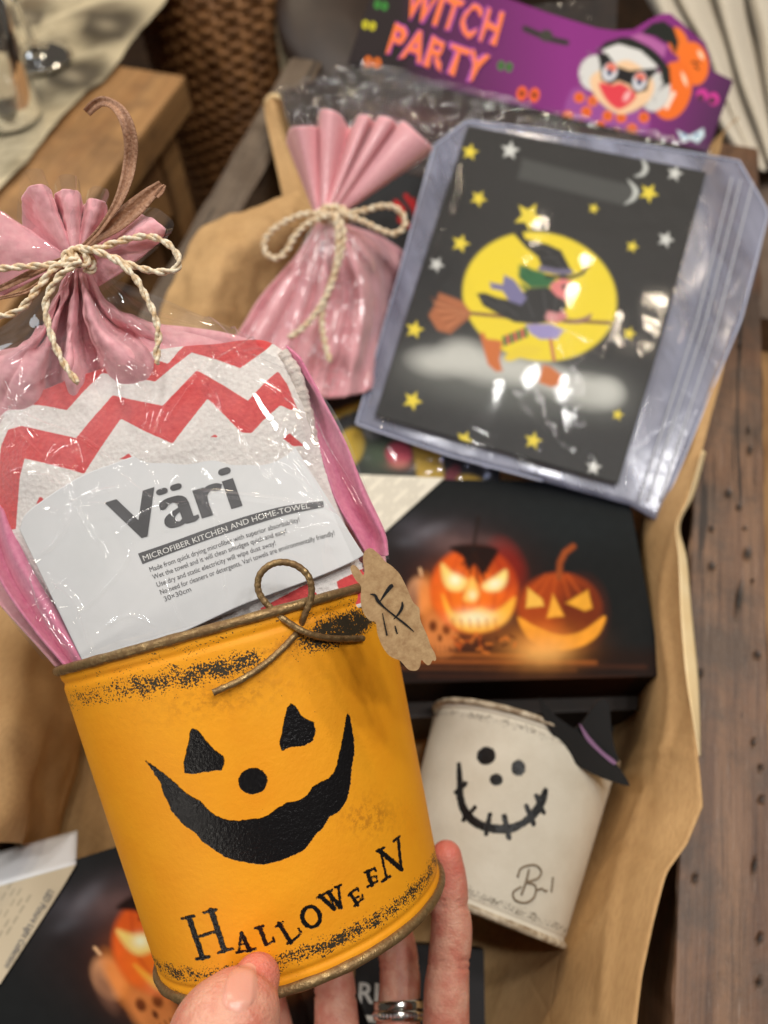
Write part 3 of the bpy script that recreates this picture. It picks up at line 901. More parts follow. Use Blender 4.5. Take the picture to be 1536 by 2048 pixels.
    c.poly([(1106, 1188), (1128, 1232), (1094, 1236)], (250, 176, 60), 3)
    c.curve([(1036, 1235), (1070, 1252), (1120, 1270), (1165, 1262), (1210, 1232), (1196, 1270), (1160, 1294), (1110, 1300), (1060, 1280)], (246, 164, 50), 3)
    c.blob(1085, 1300, 50, 26, 0, (255, 214, 130), .95); c.blob(1080, 1290, 80, 42, 0, (255, 150, 50), .6)
    for i in range(34):
        x = 905 + random.random() * 130; y = 1270 + random.random() * 38
        c.line([(x, y), (x + random.uniform(-14, 14), y + random.uniform(-9, 9))], 4, random.choice([(200, 90, 30), (90, 34, 14), (60, 20, 10), (235, 130, 50)]), 2, .8)
    c.grain(.12, .05, 3)
    return c.c
def led(name, lab, T_tl, T_tr, T_br, T_bl, draw, thick):
    P = quad_px(T_tl, T_tr, T_br, T_bl, 240, 170)
    n = normals(P).mean((0, 1)); n /= np.linalg.norm(n)
    loc = P.reshape(-1, 3).mean(0) - n * thick
    t = thing(name, lab, 'picture', loc, 'pumpkin pictures in the crate')
    slab('canvas', P, -n * thick, M['printed_matte'], t, draw)
    return t, P, n
LZ = .128
def L_(x, y, z=LZ): return (x, y, float(dz(x, y, z)))
tl, tr, br, bl = L_(640, 955), L_(1252, 965), L_(1326, 1352), L_(600, 1372)
led1, PL1, nL1 = led('pumpkin_picture', 'black canvas picture of two glowing pumpkins lying behind the orange tin', tl, tr, br, bl, pumpkin_art, .030)
def label_art(X, Y):
    c = Cv(X, Y, (226, 220, 204))
    for k in range(12):
        o0 = 18 + k * 13
        for j in range(5):
            if (k * 7 + j * 3) % 6 == 0: continue
            s = j * 34 + (k % 3) * 7
            ax, ay = 872 - s * .745 - o0 * .62, 962 + s * .667 + 14 - o0 * .3
            c.line([(ax, ay), (ax - 20, ay + 18)], 3.5, (150, 144, 134), 2, .6)
    c.line([(712, 985), (728, 975)], 5, (214, 120, 120), 2, .6)
    return c.c
off = nL1 * .0012
P = quad_px(L_(640, 948), L_(888, 958), L_(742, 1090), L_(640, 1180), 90, 60) + off
slab('corner_label', P, -nL1 * .0006, M['printed'], led1, label_art)

ub = thing('added_shade_block', 'flat dark block added as shade under the picture of two glowing pumpkins', 'box', V(1040, 1300, .42))  # added dark block, stands in for the shade below the picture
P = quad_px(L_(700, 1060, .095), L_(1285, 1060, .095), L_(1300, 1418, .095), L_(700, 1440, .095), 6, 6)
n = normals(P).mean((0, 1)); slab('dark_slab', P, -n * .045, simple('dark_brown_shade', (34, 24, 18), (52, 36, 24), 30, .6), ub)
dp_ = thing('added_shade_sheet', 'flat dark brown sheet added as shade beneath the witch hat of the white tin', 'packet', PZ(1150, 1460, .05))  # added dark sheet, darkens the kraft behind the hat like shade
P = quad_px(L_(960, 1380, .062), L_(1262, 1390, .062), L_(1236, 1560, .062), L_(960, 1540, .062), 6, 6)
n = normals(P).mean((0, 1)); slab('wrapper', P, -n * .012, simple('brown_black_shade', (30, 22, 17), (50, 36, 26), 60, .5), dp_)
# --- the second picture, turned, lower left
ca, sa = math.cos(math.radians(-17)), math.sin(math.radians(-17))
cb, sb = math.cos(math.radians(-26)), math.sin(math.radians(-26))
def inv2(X, Y):
    # carry photo position on picture two back onto the artwork of picture one
    x, y = X - 275, Y - 1885
    k = 0.80
    return 905 + (x * cb + y * sb) * k, 1160 + (-x * sb + y * cb) * k
def pumpkin2(X, Y):
    x, y = inv2(X, Y)
    return pumpkin_art(x, y)
LZ2 = .118
def K_(x, y, z=LZ2): return (x, y, float(dz(x, y, z)))
led2, PL2, nL2 = led('pumpkin_picture', 'black canvas picture turned askew in the lower left corner, half under the tin', K_(-130, 1808), K_(560, 1590), K_(770, 2140), K_(95, 2330), pumpkin2, .016)
def P2(px, py, dz_=0.0):
    return (px, py, float(dz(px, py, LZ2)) - dz_)
def label2_art(X, Y):
    c = Cv(X, Y, (198, 184, 158))
    dx, dy = -88 / 170., 145 / 170.; nx, ny = -dy, dx
    for k in range(2, 9):
        for j in range(7):
            if (k * 5 + j * 3) % 7 < 2: continue
            o0 = k * 14; s = 8 + j * 25 + (k % 3) * 6
            ax = 92 + dx * s + nx * o0 * .9; ay = 1782 + dy * s + ny * o0 * .55
            c.line([(ax, ay), (ax + dx * 14, ay + dy * 14)], 3 if k > 3 else 4, (140, 130, 112), 1.5, .7)
    return c.c
LBL = [[P2(-120, 1806, .0012), P2(152, 1729, .0012)], [P2(-160, 1930, .0012), P2(112, 1795, .0012)], [P2(-190, 2040, .0012), P2(0, 1968, .0012)]]
P = loft(LBL, 70, 60)
slab('corner_label', P, -nL2 * .0005, M['printed'], led2, label2_art)
# the white flap of the label on the side face
sd = -nL2
a0, a1 = V(*P2(-120, 1806, .0012)), V(*P2(152, 1729, .0012))
b0, b1 = V(-120, 1736, float(dz(-120, 1736, LZ2 - .012))), V(155, 1661, float(dz(155, 1661, LZ2 - .012)))
s = np.linspace(0, 1, 20)[None, :, None]; t = np.linspace(0, 1, 8)[:, None, None]
P = (b0 * (1 - s) + b1 * s) * (1 - t) + (a0 * (1 - s) + a1 * s) * t
grid('label_flap', P, M['paper'], led2, .0006)
tx, tf = text_px('LED Picture Light Collection', (97, 1778), (8, 1932), 13, .01)
Vt = V(tx[:, 0], tx[:, 1], np.array([dz(a, b, LZ2) for a, b in tx]) - .0019)
link('lettering', Vt, tf, M['grey_print'], led2, False)

# --- small black pack with white letters, under the hand
bp = thing('black_pack', 'small black packet with white capital letters seen between the fingers', 'packet', V(820, 2000, .37))
P = quad_px((712, 1880, .368), (968, 1900, .366), (972, 2170, .345), (700, 2170, .345), 8, 8)
n = normals(P).mean((0, 1))
slab('wrapper', P, -n * .012, M['black_board'], bp)
tx, tf = text_px('RI', (716, 2005), (756, 2007), 42, .02)
link('lettering', V(tx[:, 0], tx[:, 1], np.full(len(tx), .355)), tf, M['white_print'], bp, False)
P = quad_px((720, 2030, .354), (756, 2032, .354), (756, 2046, .353), (720, 2044, .353), 3, 3)
grid('pale_bar', P, M['white_print'], bp, .0002)

# --- witch prints in vinyl pouch
def z5(p): return (800 + p[0] * .3255, 440 + p[1] * .3255)
def witch_art(X, Y):
    c = Cv(X, Y, (30, 30, 29))
    c.blob(1000, 560, 300, 500, 0, (35, 35, 34), .5)
    # bag handle slot
    c.poly([(1045, 318), (1150, 345), (1262, 372), (1268, 402), (1240, 410), (1035, 358)], (74, 76, 74), 5, .8)
    c.curve([(1283, 318), (1296, 335), (1288, 352), (1268, 354), (1282, 346), (1286, 334)], (196, 200, 196), 2)
    c.curve([(1255, 360), (1276, 380), (1270, 400), (1248, 410), (1262, 396), (1265, 380)], (196, 200, 196), 2)
    for (x, y, rx, ry) in [(870, 735, 60, 22), (960, 740, 90, 40), (1060, 760, 80, 34), (1160, 785, 70, 30), (1215, 790, 34, 26)]: c.blob(x, y, rx * 1.3, ry * 1.5, 8, (120, 122, 118), .7)
    # cloud
    for (x, y, rx, ry) in [(875, 725, 48, 24), (925, 715, 46, 32), (980, 738, 60, 30), (1050, 745, 60, 26), (1110, 765, 50, 26), (1180, 785, 55, 30), (1215, 785, 26, 24)]:
        c.ell(x, y, rx, ry, 8, (206, 208, 202), 14, .85)
    c.blob(1000, 790, 200, 40, 8, (96, 100, 96), .5)
    c.ell(1079, 594, 155, 128, 12, (240, 216, 40), 3)
    c.curve([z5(q) for q in [(640, 850), (700, 790), (790, 770), (870, 790), (840, 830), (760, 840), (680, 870)]], (236, 210, 50), 3)
    T = c.T; c.T = z5
    c.line([(420, 575), (800, 610), (1290, 635)], 7, (120, 78, 56), 2)
    c.poly([(430, 560), (380, 500), (240, 448), (215, 520), (175, 590), (230, 680), (310, 702), (380, 640), (430, 600)], (176, 104, 62), 3)
    for k in range(9): c.line([(425, 578), (190 + k * 14, 480 + k * 26)], 2.2, (214, 140, 92) if k % 2 else (130, 70, 40), 1.2, .9)
    c.poly([(470, 455), (520, 450), (600, 480), (700, 500), (790, 420), (900, 410), (1010, 480), (1030, 530), (960, 620), (830, 645), (700, 630), (600, 580), (510, 530)], (36, 36, 36), 2)
    c.poly([(770, 645), (920, 640), (1010, 680), (960, 735), (860, 735), (800, 700)], (156, 146, 200), 2)
    c.poly([(550, 385), (630, 400), (640, 340), (700, 370), (780, 480), (745, 525), (670, 500), (630, 440), (560, 425)], (120, 116, 160), 2)
    c.poly([(730, 280), (790, 300), (870, 320), (960, 370), (920, 415), (800, 420), (730, 360)], (36, 104, 56), 3)
    c.poly([(925, 395), (1000, 355), (1050, 380), (1105, 430), (1045, 455), (1025, 500), (960, 470), (925, 430)], (226, 128, 128), 2)
    c.poly([(700, 90), (740, 50), (770, 120), (900, 150), (990, 190), (1060, 330), (1000, 350), (870, 290), (845, 230), (770, 170)], (30, 30, 30), 2)
    c.line([(865, 300), (960, 320), (1045, 320)], 11, (112, 106, 136), 2)
    c.line([(900, 350), (1050, 357), (1120, 330), (1155, 272)], 7, (26, 26, 26), 1.5)
    for k in range(7):
        x = 770 - k * 22; y = 690 + k * 9
        c.line([(x, y - 20), (x + 6, y + 24)], 7, (190, 70, 80) if k % 2 else (40, 110, 60), 1)
    c.poly([(490, 700), (520, 730), (630, 745), (610, 860), (630, 930), (590, 935), (540, 890), (520, 820)], (206, 112, 50), 3)
    c.poly([(875, 890), (920, 900), (1005, 965), (985, 1010), (930, 1030), (850, 1000)], (206, 116, 56), 3)
    for a_, b_ in (((500, 480), (640, 560)), ((600, 500), (720, 590)), ((760, 450), (820, 600)), ((880, 440), (900, 600)), ((960, 480), (940, 590))): c.line([a_, b_], 2, (78, 78, 80), 1.2, .8)
    for a_, b_ in (((860, 240), (980, 230)), ((800, 150), (930, 200)), ((900, 200), (1010, 300))): c.line([a_, b_], 2, (70, 70, 72), 1.2, .8)
    for x_, y_ in ((740, 270), (720, 330), (760, 300), (725, 385)): c.poly([(x_, y_), (x_ + 60, y_ + 30), (x_ + 50, y_ + 60)], (30, 96, 50), 1.5)
    c.poly([(905, 560), (960, 575), (1010, 560), (1030, 600), (960, 640), (900, 610)], (206, 128, 132), 2); c.poly([(1000, 640), (1130, 600), (1180, 575), (1170, 610), (1100, 640)], (150, 110, 100), 2)
    c.poly([(500, 690), (520, 700), (530, 745), (505, 740)], (206, 112, 50), 2); c.ell(1010, 415, 6, 5, 0, (40, 30, 30), 1)
    c.ell(930, 600, 12, 10, 0, (214, 150, 150), 3)
    c.line([(925, 740), (945, 860)], 6, (190, 90, 90), 2)
    c.T = T
    for x, y, r in [(940, 305, 17), (957, 398, 17), (1057, 434, 30), (921, 488, 19), (829, 660, 19), (825, 802, 20), (928, 880, 18), (1066, 882, 18), (1297, 387, 20), (1187, 418, 11), (1264, 494, 13), (1258, 668, 14), (1235, 830, 12)]:
        c.star(x, y, r, (236, 214, 60), 12 + (x * 7) % 20)
    for x, y, r in [(1020, 302, 19), (1349, 348, 16), (1331, 480, 17), (873, 530, 16), (1187, 935, 16)]:
        c.star(x, y, r, (214, 216, 212), 10 + (x * 3) % 20)
    return c.c
wp = thing('witch_bag_pack', 'clear bluish pouch of black party bags printed with a witch flying across a yellow moon', 'party bags', V(1050, 700, .50))
def WD(x, y):            # leaning plane, nearer at the bottom
    return .438 + (960 - y) / 700 * .070
def W_(x, y, o=0.0): return (x, y, WD(x, y) + o)
outer_top = [W_(868, 292, .002), W_(935, 241, .002), W_(1100, 262, .002), W_(1300, 292, .002), W_(1478, 322, .002), W_(1537, 425, .002)]
outer_mid = [W_(800, 540, .002), W_(860, 540, .002), W_(1050, 560, .002), W_(1250, 580, .002), W_(1420, 610, .002), W_(1482, 640, .002)]
outer_bot = [W_(712, 848, .002), W_(760, 865, .002), W_(900, 912, .002), W_(1085, 962, .002), W_(1260, 1010, .002), W_(1315, 1042, .002)]
P = loft([outer_top, outer_mid, outer_bot], 60, 60, lin)
o = grid('vinyl_back', P, M['vinyl'], wp, .0012)
for pp_ in ([W_(868, 292, .001), W_(935, 241, .001), W_(1100, 262, .001), W_(1300, 292, .001), W_(1478, 322, .001), W_(1537, 425, .001), W_(1482, 640, .001), W_(1315, 1042, .001)], [W_(868, 292, .001), W_(800, 540, .001), W_(712, 848, .001), W_(900, 912, .001), W_(1085, 962, .001)]):
    g_e = lin(pp_, 90); v, f = tube_geo(V(g_e[:, 0], g_e[:, 1], g_e[:, 2]), .0007, 6); link('welded_edge', v, f, simple('blue_clear_edge', (184, 190, 214), rough=.25), wp)
P2_ = loft([[W_(936, 252, -.002), W_(1412, 345, -.002)], [W_(842, 540, -.003), W_(1330, 650, -.003)], [W_(750, 832, -.002), W_(1236, 968, -.002)]], 230, 260)
P2_ += normals(P2_) * (nz(P2_[::6, ::6], 18, 12, 2).repeat(6, 0).repeat(6, 1)[:P2_.shape[0], :P2_.shape[1]] * 0)[..., None]
grid('printed_bags', P2_, M['printed_film'], wp, .001, witch_art)
for k_, (dx_, dd_) in enumerate(((16, -.001), (34, 0), (58, .0005))):
    g_e = lin([W_(1448 + dx_, 352 + dx_ * .2, dd_), W_(1376 + dx_, 648, dd_), W_(1262 + dx_, 1002, dd_)], 60); v, f = tube_geo(V(g_e[:, 0], g_e[:, 1], g_e[:, 2]), .00045, 6); link('sheet_edge', v, f, simple('pale_clear_edge', (206, 210, 220), rough=.2), wp)
P3 = loft([[W_(930, 246, -.006), W_(1200, 292, -.010), W_(1448, 350, -.005)], [W_(828, 540, -.008), W_(1090, 580, -.016), W_(1370, 650, -.007)], [W_(722, 850, -.006), W_(980, 905, -.012), W_(1262, 1000, -.005)]], 130, 130)
P3 = np.stack([cr(P3[:, j], 240) for j in range(130)], 1); P3 = np.stack([cr(P3[i], 220) for i in range(240)], 0)
P3 += normals(P3) * (nz(P3, 9, 2, 2) * .0014 + ridges(P3, [
    ([(1432, 400), (1400, 520), (1352, 660), (1300, 820), (1255, 960)], 5, .0012), ([(1405, 380), (1372, 520), (1320, 700)], 4, .0008), ([(1418, 390), (1350, 640)], 3, .0006), ([(1380, 700), (1290, 900)], 3, .0007),
    ([(1140, 690), (1165, 750), (1160, 850)], 5, .0012), ([(1095, 640), (1130, 700), (1160, 735), (1205, 700)], 4, .0010), ([(1120, 625), (1135, 655), (1175, 680)], 4, .0010),
    ([(1030, 790), (1080, 840), (1150, 900)], 4, .0009), ([(1075, 790), (1082, 850), (1075, 900)], 3, .0007), ([(1105, 780), (1118, 840), (1125, 890)], 3, .0007),
    ([(1150, 780), (1175, 860), (1190, 940)], 4, .0009), ([(1230, 690), (1185, 740), (1170, 790)], 3, .0007), ([(930, 300), (905, 420), (850, 560)], 4, .0006),
    ([(745, 838), (900, 880), (1060, 930)], 4, .0010), ([(735, 850), (900, 895), (1050, 945)], 3, .0009)]))[..., None]
grid('clear_front', P3, M['film_print'], wp, 0)

# --- second witch pack below
def under_art(X, Y):
    c = Cv(X, Y, (24, 24, 24))
    c.ell(640 + 60, 895, 28, 40, 20, (206, 168, 40), 4); c.line([(670, 830), (720, 810), (760, 800)], 14, (196, 166, 44), 4)
    c.blob(765, 905, 50, 40, 0, (72, 88, 62), .9); c.ell(798, 908, 26, 24, 10, (196, 74, 92), 5); c.blob(800, 930, 24, 10, 0, (200, 130, 110), .7)
    c.poly([(825, 890), (880, 905), (890, 960), (835, 960)], (186, 150, 44), 4)
    c.ell(905, 950, 14, 22, 30, (110, 30, 44), 3); c.ell(940, 965, 26, 16, 10, (176, 140, 30), 4)
    c.ell(745, 865, 18, 14, 0, (110, 112, 108), 4)
    return c.c
u1 = thing('witch_bag_pack', 'dark party bags with yellow and red print, mostly hidden under the bluish pouch', 'party bags', V(820, 880, .47))
P = quad_px((600, 760, .475), (1000, 800, .475), (1000, 985, .450), (560, 960, .450), 110, 60)
n = normals(P).mean((0, 1)); slab('printed_bags', P, -n * .01, M['printed'], u1, under_art)
P = P + n * .003; P = P[::2, ::2]; P += n * (nz(P, 30, 5, 2) * .002)[..., None]
grid('clear_front', P, M['film_print'], u1)
# dark pack with red letters behind the rear pink bag
def red_art(X, Y):
    c = Cv(X, Y, (38, 40, 44))
    c.line([(792, 405), (806, 420), (800, 440), (818, 452)], 10, (190, 30, 34), 3); c.line([(812, 392), (830, 420)], 9, (176, 28, 34), 3); c.line([(826, 400), (832, 440)], 8, (176, 28, 34), 3)
    return c.c
rp = thing('dark_pack', 'dark packet with red print leaning behind the rear pink gift bag', 'packet', V(790, 430, .52))
P = quad_px((700, 330, .535), (880, 360, .535), (860, 520, .50), (700, 500, .50), 60, 50)
n = normals(P).mean((0, 1)); slab('printed_front', P, -n * .006, M['printed'], rp, red_art)

# --- header card pack
def z6(p): return (1100 + p[0] * .2839, p[1] * .2839)
def header_art(X, Y):
    base = Cv(X, Y, (30, 26, 28))
    t = np.clip((X - 800) / 330, 0, 1)[:, None]; u = np.clip((X - 1280) / 200 + (Y - 150) / 600, 0, 1)[:, None]
    cc = s2l((36, 28, 32)) * (1 - t) + s2l((136, 44, 128)) * t
    base.c = cc * (1 - u) + s2l((74, 36, 76)) * u
    c = base; c.T = z6; k = .2839
    # small eyes
    for (x, y, col, r) in [(750, 52, None, 0)]: pass
    c.T = lambda p: p
    for x, y, col, w in [(738, 50, (224, 214, 40), 8), (762, 10, (60, 150, 60), 8), (745, 124, (240, 120, 30), 10), (1010, 132, (70, 130, 60), 9), (1056, 188, (240, 100, 40), 14)]:
        c.ell(x - w * .9, y, w * .75, w * 1.05, 10, col, 1.2); c.ell(x + w * .9, y + 3, w * .75, w * 1.05, 10, col, 1.2)
        c.ell(x - w * .9, y, w * .3, w * .45, 0, (20, 16, 18), 1); c.ell(x + w * .9, y + 3, w * .3, w * .45, 0, (20, 16, 18), 1)
    # hang hole
    c.line([(1050, 58), (1096, 78), (1132, 86)], 12, (46, 46, 40), 2); c.ell(1092, 72, 13, 12, 0, (60, 60, 52), 2)
    c.T = z6
    # balloons
    def E(x, y, rx, ry, rot, col, soft=1.5, a=1): c.ell(x, y, rx * k, ry * k, rot, col, soft, a)
    E(900, 300, 70, 110, -20, (236, 118, 40)); E(1010, 450, 105, 155, -10, (240, 116, 36)); E(860, 640, 135, 210, 15, (238, 112, 34))
    E(1060, 390, 16, 36, -30, (252, 206, 170)); E(945, 560, 14, 50, -20, (252, 210, 176)); c.line([(820, 760), (870, 660)], 8, (250, 226, 206), 2)
    c.line([(1000, 440), (1050, 445)], 4, (40, 20, 16), 1); c.line([(1020, 470), (1045, 490)], 4, (40, 20, 16), 1)
    # collar
    c.curve([(150, 640), (230, 630), (320, 700), (640, 780), (700, 840), (680, 950), (640, 1010), (420, 980), (120, 920), (95, 800)], (150, 74, 150), 3)
    for x, y in [(205, 690), (125, 820), (255, 790), (210, 885), (350, 890), (405, 820), (500, 830), (575, 910), (465, 940), (605, 1000), (660, 830), (300, 715)]:
        E(x, y, 38, 38, 0, (236, 110, 40), 1); E(x, y, 16, 14, 0, (190, 70, 20), 1)
    # wig, hat, face
    E(330, 520, 128, 130, 0, (214, 214, 212), 2); E(560, 430, 200, 130, 20, (220, 220, 218), 2); E(740, 650, 105, 140, 15, (210, 210, 208), 2)
    random.seed(5)
    for i in range(46):
        q = random.random() * 6.28; x = 500 + 290 * math.cos(q); y = 560 + 240 * math.sin(q) - 10
        c.line([(x, y), (x + random.uniform(-24, 24), y + random.uniform(-24, 24))], 2.4, (120, 118, 122), 1.2, .7)
    c.poly([(320, 370), (390, 300), (500, 265), (600, 270), (740, 360), (840, 480), (850, 590), (800, 615), (770, 480), (640, 360), (480, 310), (380, 350)], (26, 30, 26), 2)
    c.poly([(560, 262), (640, 235), (720, 270), (820, 330), (800, 410), (700, 330)], (176, 96, 160), 2)
    c.poly([(640, 235), (720, 165), (800, 150), (870, 200), (905, 300), (880, 390), (850, 310), (800, 300), (740, 260)], (26, 30, 26), 2)
    c.curve([(290, 540), (420, 470), (560, 430), (720, 560), (710, 690), (600, 780), (480, 805), (360, 730), (295, 640)], (238, 200, 160), 3)
    c.poly([(330, 370), (400, 380), (470, 470), (560, 500), (780, 480), (700, 560), (680, 640), (600, 660), (560, 600), (480, 570), (420, 600), (360, 560), (350, 450)], (26, 24, 28), 2)
    E(420, 508, 52, 66, 20, (216, 218, 226), 1.5); E(630, 575, 48, 66, 15, (216, 218, 226), 1.5)
    E(430, 480, 38, 34, 20, (226, 120, 100), 1.5); E(636, 548, 38, 32, 15, (226, 120, 100), 1.5)
    E(418, 515, 20, 26, 0, (70, 80, 110), 1); E(628, 580, 20, 26, 0, (70, 80, 110), 1)
    c.curve([(345, 590), (440, 600), (500, 590), (590, 650), (600, 690), (540, 750), (470, 770), (390, 700)], (222, 62, 76), 3)
    E(540, 680, 20, 40, 30, (248, 200, 200), 2, .8)
    # eyes on the card
    E(1070, 670, 42, 42, 0, (206, 56, 150)); E(1150, 700, 40, 46, 0, (206, 56, 150)); E(1060, 690, 24, 24, 0, (70, 40, 60)); E(1140, 710, 24, 24, 0, (70, 40, 60))
    c.poly([(893, 920), (980, 960), (1080, 905), (1085, 960), (1040, 1012), (985, 985), (930, 1005)], (206, 226, 236), 2)
    E(945, 955, 12, 14, 0, (90, 130, 170)); E(1030, 955, 12, 14, 0, (90, 130, 170))
    return c.c
hp = thing('header_card_pack', 'party favour packet with a purple cardboard header reading in orange capitals', 'packet', V(1080, 200, .55))
def HD(x, y): return .548 + (200 - y) / 400 * .03 + (x - 1050) / 800 * .012
htop = [(770, -90), (900, -45), (1000, -8), (1100, 28), (1194, 57), (1230, 62), (1267, 60), (1299, 40), (1324, 28), (1341, 28), (1361, 45), (1384, 65), (1409, 85), (1420, 112), (1424, 142), (1466, 162)]
hbot = [(695, 127), (790, 152), (880, 174), (960, 194), (1040, 212), (1075, 220), (1110, 229), (1150, 239), (1185, 247), (1210, 253), (1240, 260), (1275, 268), (1310, 277), (1345, 286), (1370, 293), (1415, 305)]
P = loft([[(x, y, HD(x, y)) for x, y in htop], [(x, y, HD(x, y)) for x, y in hbot]], 300, 110, lin)
grid('header_card', P, M['printed'], hp, .0008, header_art)
for txt, a, b, h in (('WITCH', (802, 30), (990, 88), 66), ('PARTY', (770, 102), (964, 168), 60)):
    for nm, bold, mt, oo in (('letter_outline', .055, simple('purple_ink', (176, 66, 170), rough=.4), .0012), ('lettering', .022, simple('orange_ink', (244, 112, 44), rough=.4), .0018)):
        tx, tf = text_px(txt, a, b, h, bold, space=1.12)
        tx = tx + np.stack([2.0 * np.sin(tx[:, 1] * .21 + tx[:, 0] * .3), 3.0 * np.sin(tx[:, 0] * .23)], 1)
        link(nm, V(tx[:, 0], tx[:, 1], HD(tx[:, 0], tx[:, 1]) - oo), tf, mt, hp, False)
def pouch_art(X, Y):
    c = Cv(X, Y, (52, 40, 36))
    c.blob(830, 240, 90, 30, 10, (78, 40, 40), .8); c.blob(700, 160, 60, 40, 0, (70, 66, 60), .8); c.blob(620, 215, 60, 30, 0, (66, 58, 52), .8)
    c.grain(.4, .06, 2)
    return c.c
P = loft([[(560, 188, .585), (720, 132, HD(720, 130) + .004), (1415, 303, HD(1415, 303) + .004)], [(575, 235, .57), (700, 230, .55), (1390, 380, .545)], [(600, 300, .56), (700, 330, .545), (1370, 470, .54)]], 90, 40, lin)
P += normals(P) * (nz(P, 40, 1, 2) * .002)[..., None]
grid('contents', P, M['printed'], hp, .004, pouch_art)
P = P + normals(P) * .006; P = np.stack([cr(P[:, j], 110) for j in range(P.shape[1])], 1); P = np.stack([cr(P[i], 200) for i in range(110)], 0)
P += normals(P) * (nz(P, 60, 4, 2) * .003 + (crease(P, 95, 4) - .4) * .0022)[..., None]
grid('clear_front', P, film('clear_crinkled_pouch', haze=.02, bump=1.0, scale=120, bdist=.004, fac0=.09), hp)
P = loft([[(760, -60, .60), (1000, 10, .60), (1235, -10, .60)], [(760, 40, .585), (1000, 60, .585), (1232, 70, .585)]], 60, 24)
P += normals(P) * (nz(P, 40, 2, 2) * .003)[..., None]
grid('clear_flap', P, M['film_back'], hp)

# ================================================================== REAR PINK BAG
def z4(x, y, d): return (500 + x * .3125, 180 + y * .3125, d)
rb = thing('pink_gift_bag', 'pink felt gift bag tied with twine standing in the crate beside the bluish pouch', 'gift bag', V(650, 780, .47), 'pink gift bags tied with twine')
kn = [(648 + 26 * math.sin(t), 425 + 4 * math.cos(t), .452) for t in np.linspace(-1.3, 1.3, 7)]
hem = [z4(235, 330, .468), z4(262, 245, .452), z4(330, 232, .444), z4(420, 235, .455), z4(455, 250, .470), z4(440, 190, .462), z4(460, 128, .450), z4(520, 130, .444), z4(580, 165, .450), z4(625, 240, .468),
       z4(655, 235, .466), z4(700, 165, .452), z4(760, 168, .446), z4(790, 215, .466), z4(810, 190, .458), z4(840, 168, .448), z4(915, 190, .446), z4(945, 250, .464), z4(960, 215, .456), z4(990, 205, .448), z4(1080, 285, .444), z4(1165, 368, .450), z4(1120, 430, .462)]
knf = [(632 + 44 * t, 432 - 8 * math.sin(t * 3.14), .452 + .004 * math.cos(t * 6.28)) for t in np.linspace(0, 1, len(hem))]
midr = [((a[0] * .52 + b[0] * .48), (a[1] * .52 + b[1] * .48), a[2] * .5 + b[2] * .5 + .001) for a, b in zip(knf, hem)]
P = loft([knf, midr, hem], 260, 40)
grid('frill', P, M['pink'], rb, .0012)
P = loft([[(x, y, d - .004) for x, y, d in knf], [(x, y, d - .004) for x, y, d in midr], [(x + (x - 655) * .04, y + (y - 430) * .05, d - .006) for x, y, d in hem]], 200, 30)
grid('cellophane_frill', P, M['film_back'], rb)
NP = 17
def prow(x0, y0, x1, y1, sag, d0, amp, seed):
    r = []
    for k in range(NP):
        t = k / (NP - 1)
        x = x0 + (x1 - x0) * t; y = y0 + (y1 - y0) * t + sag * math.sin(math.pi * t)
        dd = d0 - .014 * math.sin(math.pi * t) + (amp if k % 2 else -amp) * (.6 + .4 * math.sin(k * 2.7 + seed)) + .055 * max(0, min(1, (x - 730) / 70))
        r.append((x + 3 * math.sin(k * 1.9 + seed), y, dd))
    return r
md = prow(585, 520, 770, 478, 18, .456, .0035, 0)
md2 = prow(515, 600, 850, 560, 40, .460, .0055, .3)
low_ = prow(425, 745, 850, 740, 55, .462, .0060, .6)
k2 = [(635 + 50 * t, 446 + 4 * math.sin(t * 3.1), .452 - .004 * math.sin(t * 3.14)) for t in np.linspace(0, 1, NP)]
P = loft([k2, md, md2, low_], 240, 90)
P += normals(P) * (nz(P, 40, 3, 2) * .0030 * np.linspace(.1, 1, 90)[:, None])[..., None]
grid('pouch', P, M['pink'], rb, .0012)
PR = P.copy()
P = P[::2, ::2] + normals(P[::2, ::2]) * .0045
P = np.stack([cr(P[:, j], 160) for j in range(P.shape[1])], 1)
P += normals(P) * (nz(P, 24, 7, 2) * .003 + ridges(P, [([(660, 480), (650, 560), (640, 650), (625, 740)], 5, .002), ([(700, 480), (730, 560), (760, 640)], 5, .002), ([(620, 500), (560, 600), (500, 700)], 5, .002),
    ([(640, 540), (600, 640), (560, 740)], 4, .0015), ([(720, 545), (700, 620), (720, 720)], 5, .0015), ([(560, 640), (620, 700), (700, 760)], 5, .0015)]))[..., None]
grid('cellophane', P, M['film_back'], rb)
def twine_geo(path, r, turns_per_m=330):
    path = np.asarray(path)
    T, N, B = frames(path)
    L = np.r_[0, np.cumsum(np.linalg.norm(np.diff(path, axis=0), axis=1))]
    out = []
    for ph in (0, math.pi):
        a = L * turns_per_m * 2 * math.pi * .5 + ph
        off = r * .62 * (np.cos(a)[:, None] * N + np.sin(a)[:, None] * B)
        out.append(tube_geo(path + off, r * .72 * (1 + .08 * np.sin(L * 4000)), 7))
    return merge(out)
def twine_mat():
    m = NT('paper_twine')
    m.set(base=m.mix(m.rng(m.noise(420, 4), .4, .62), C(244, 232, 208), C(216, 184, 142)), rough=.75)
    m.bump(m.noise(1500, 3), .5, .0004)
    return m.m
M['twine'] = twine_mat()
def zz4(pts, d): return [z4(x, y, d + (dd[0] if dd else 0)) for x, y, *dd in pts]
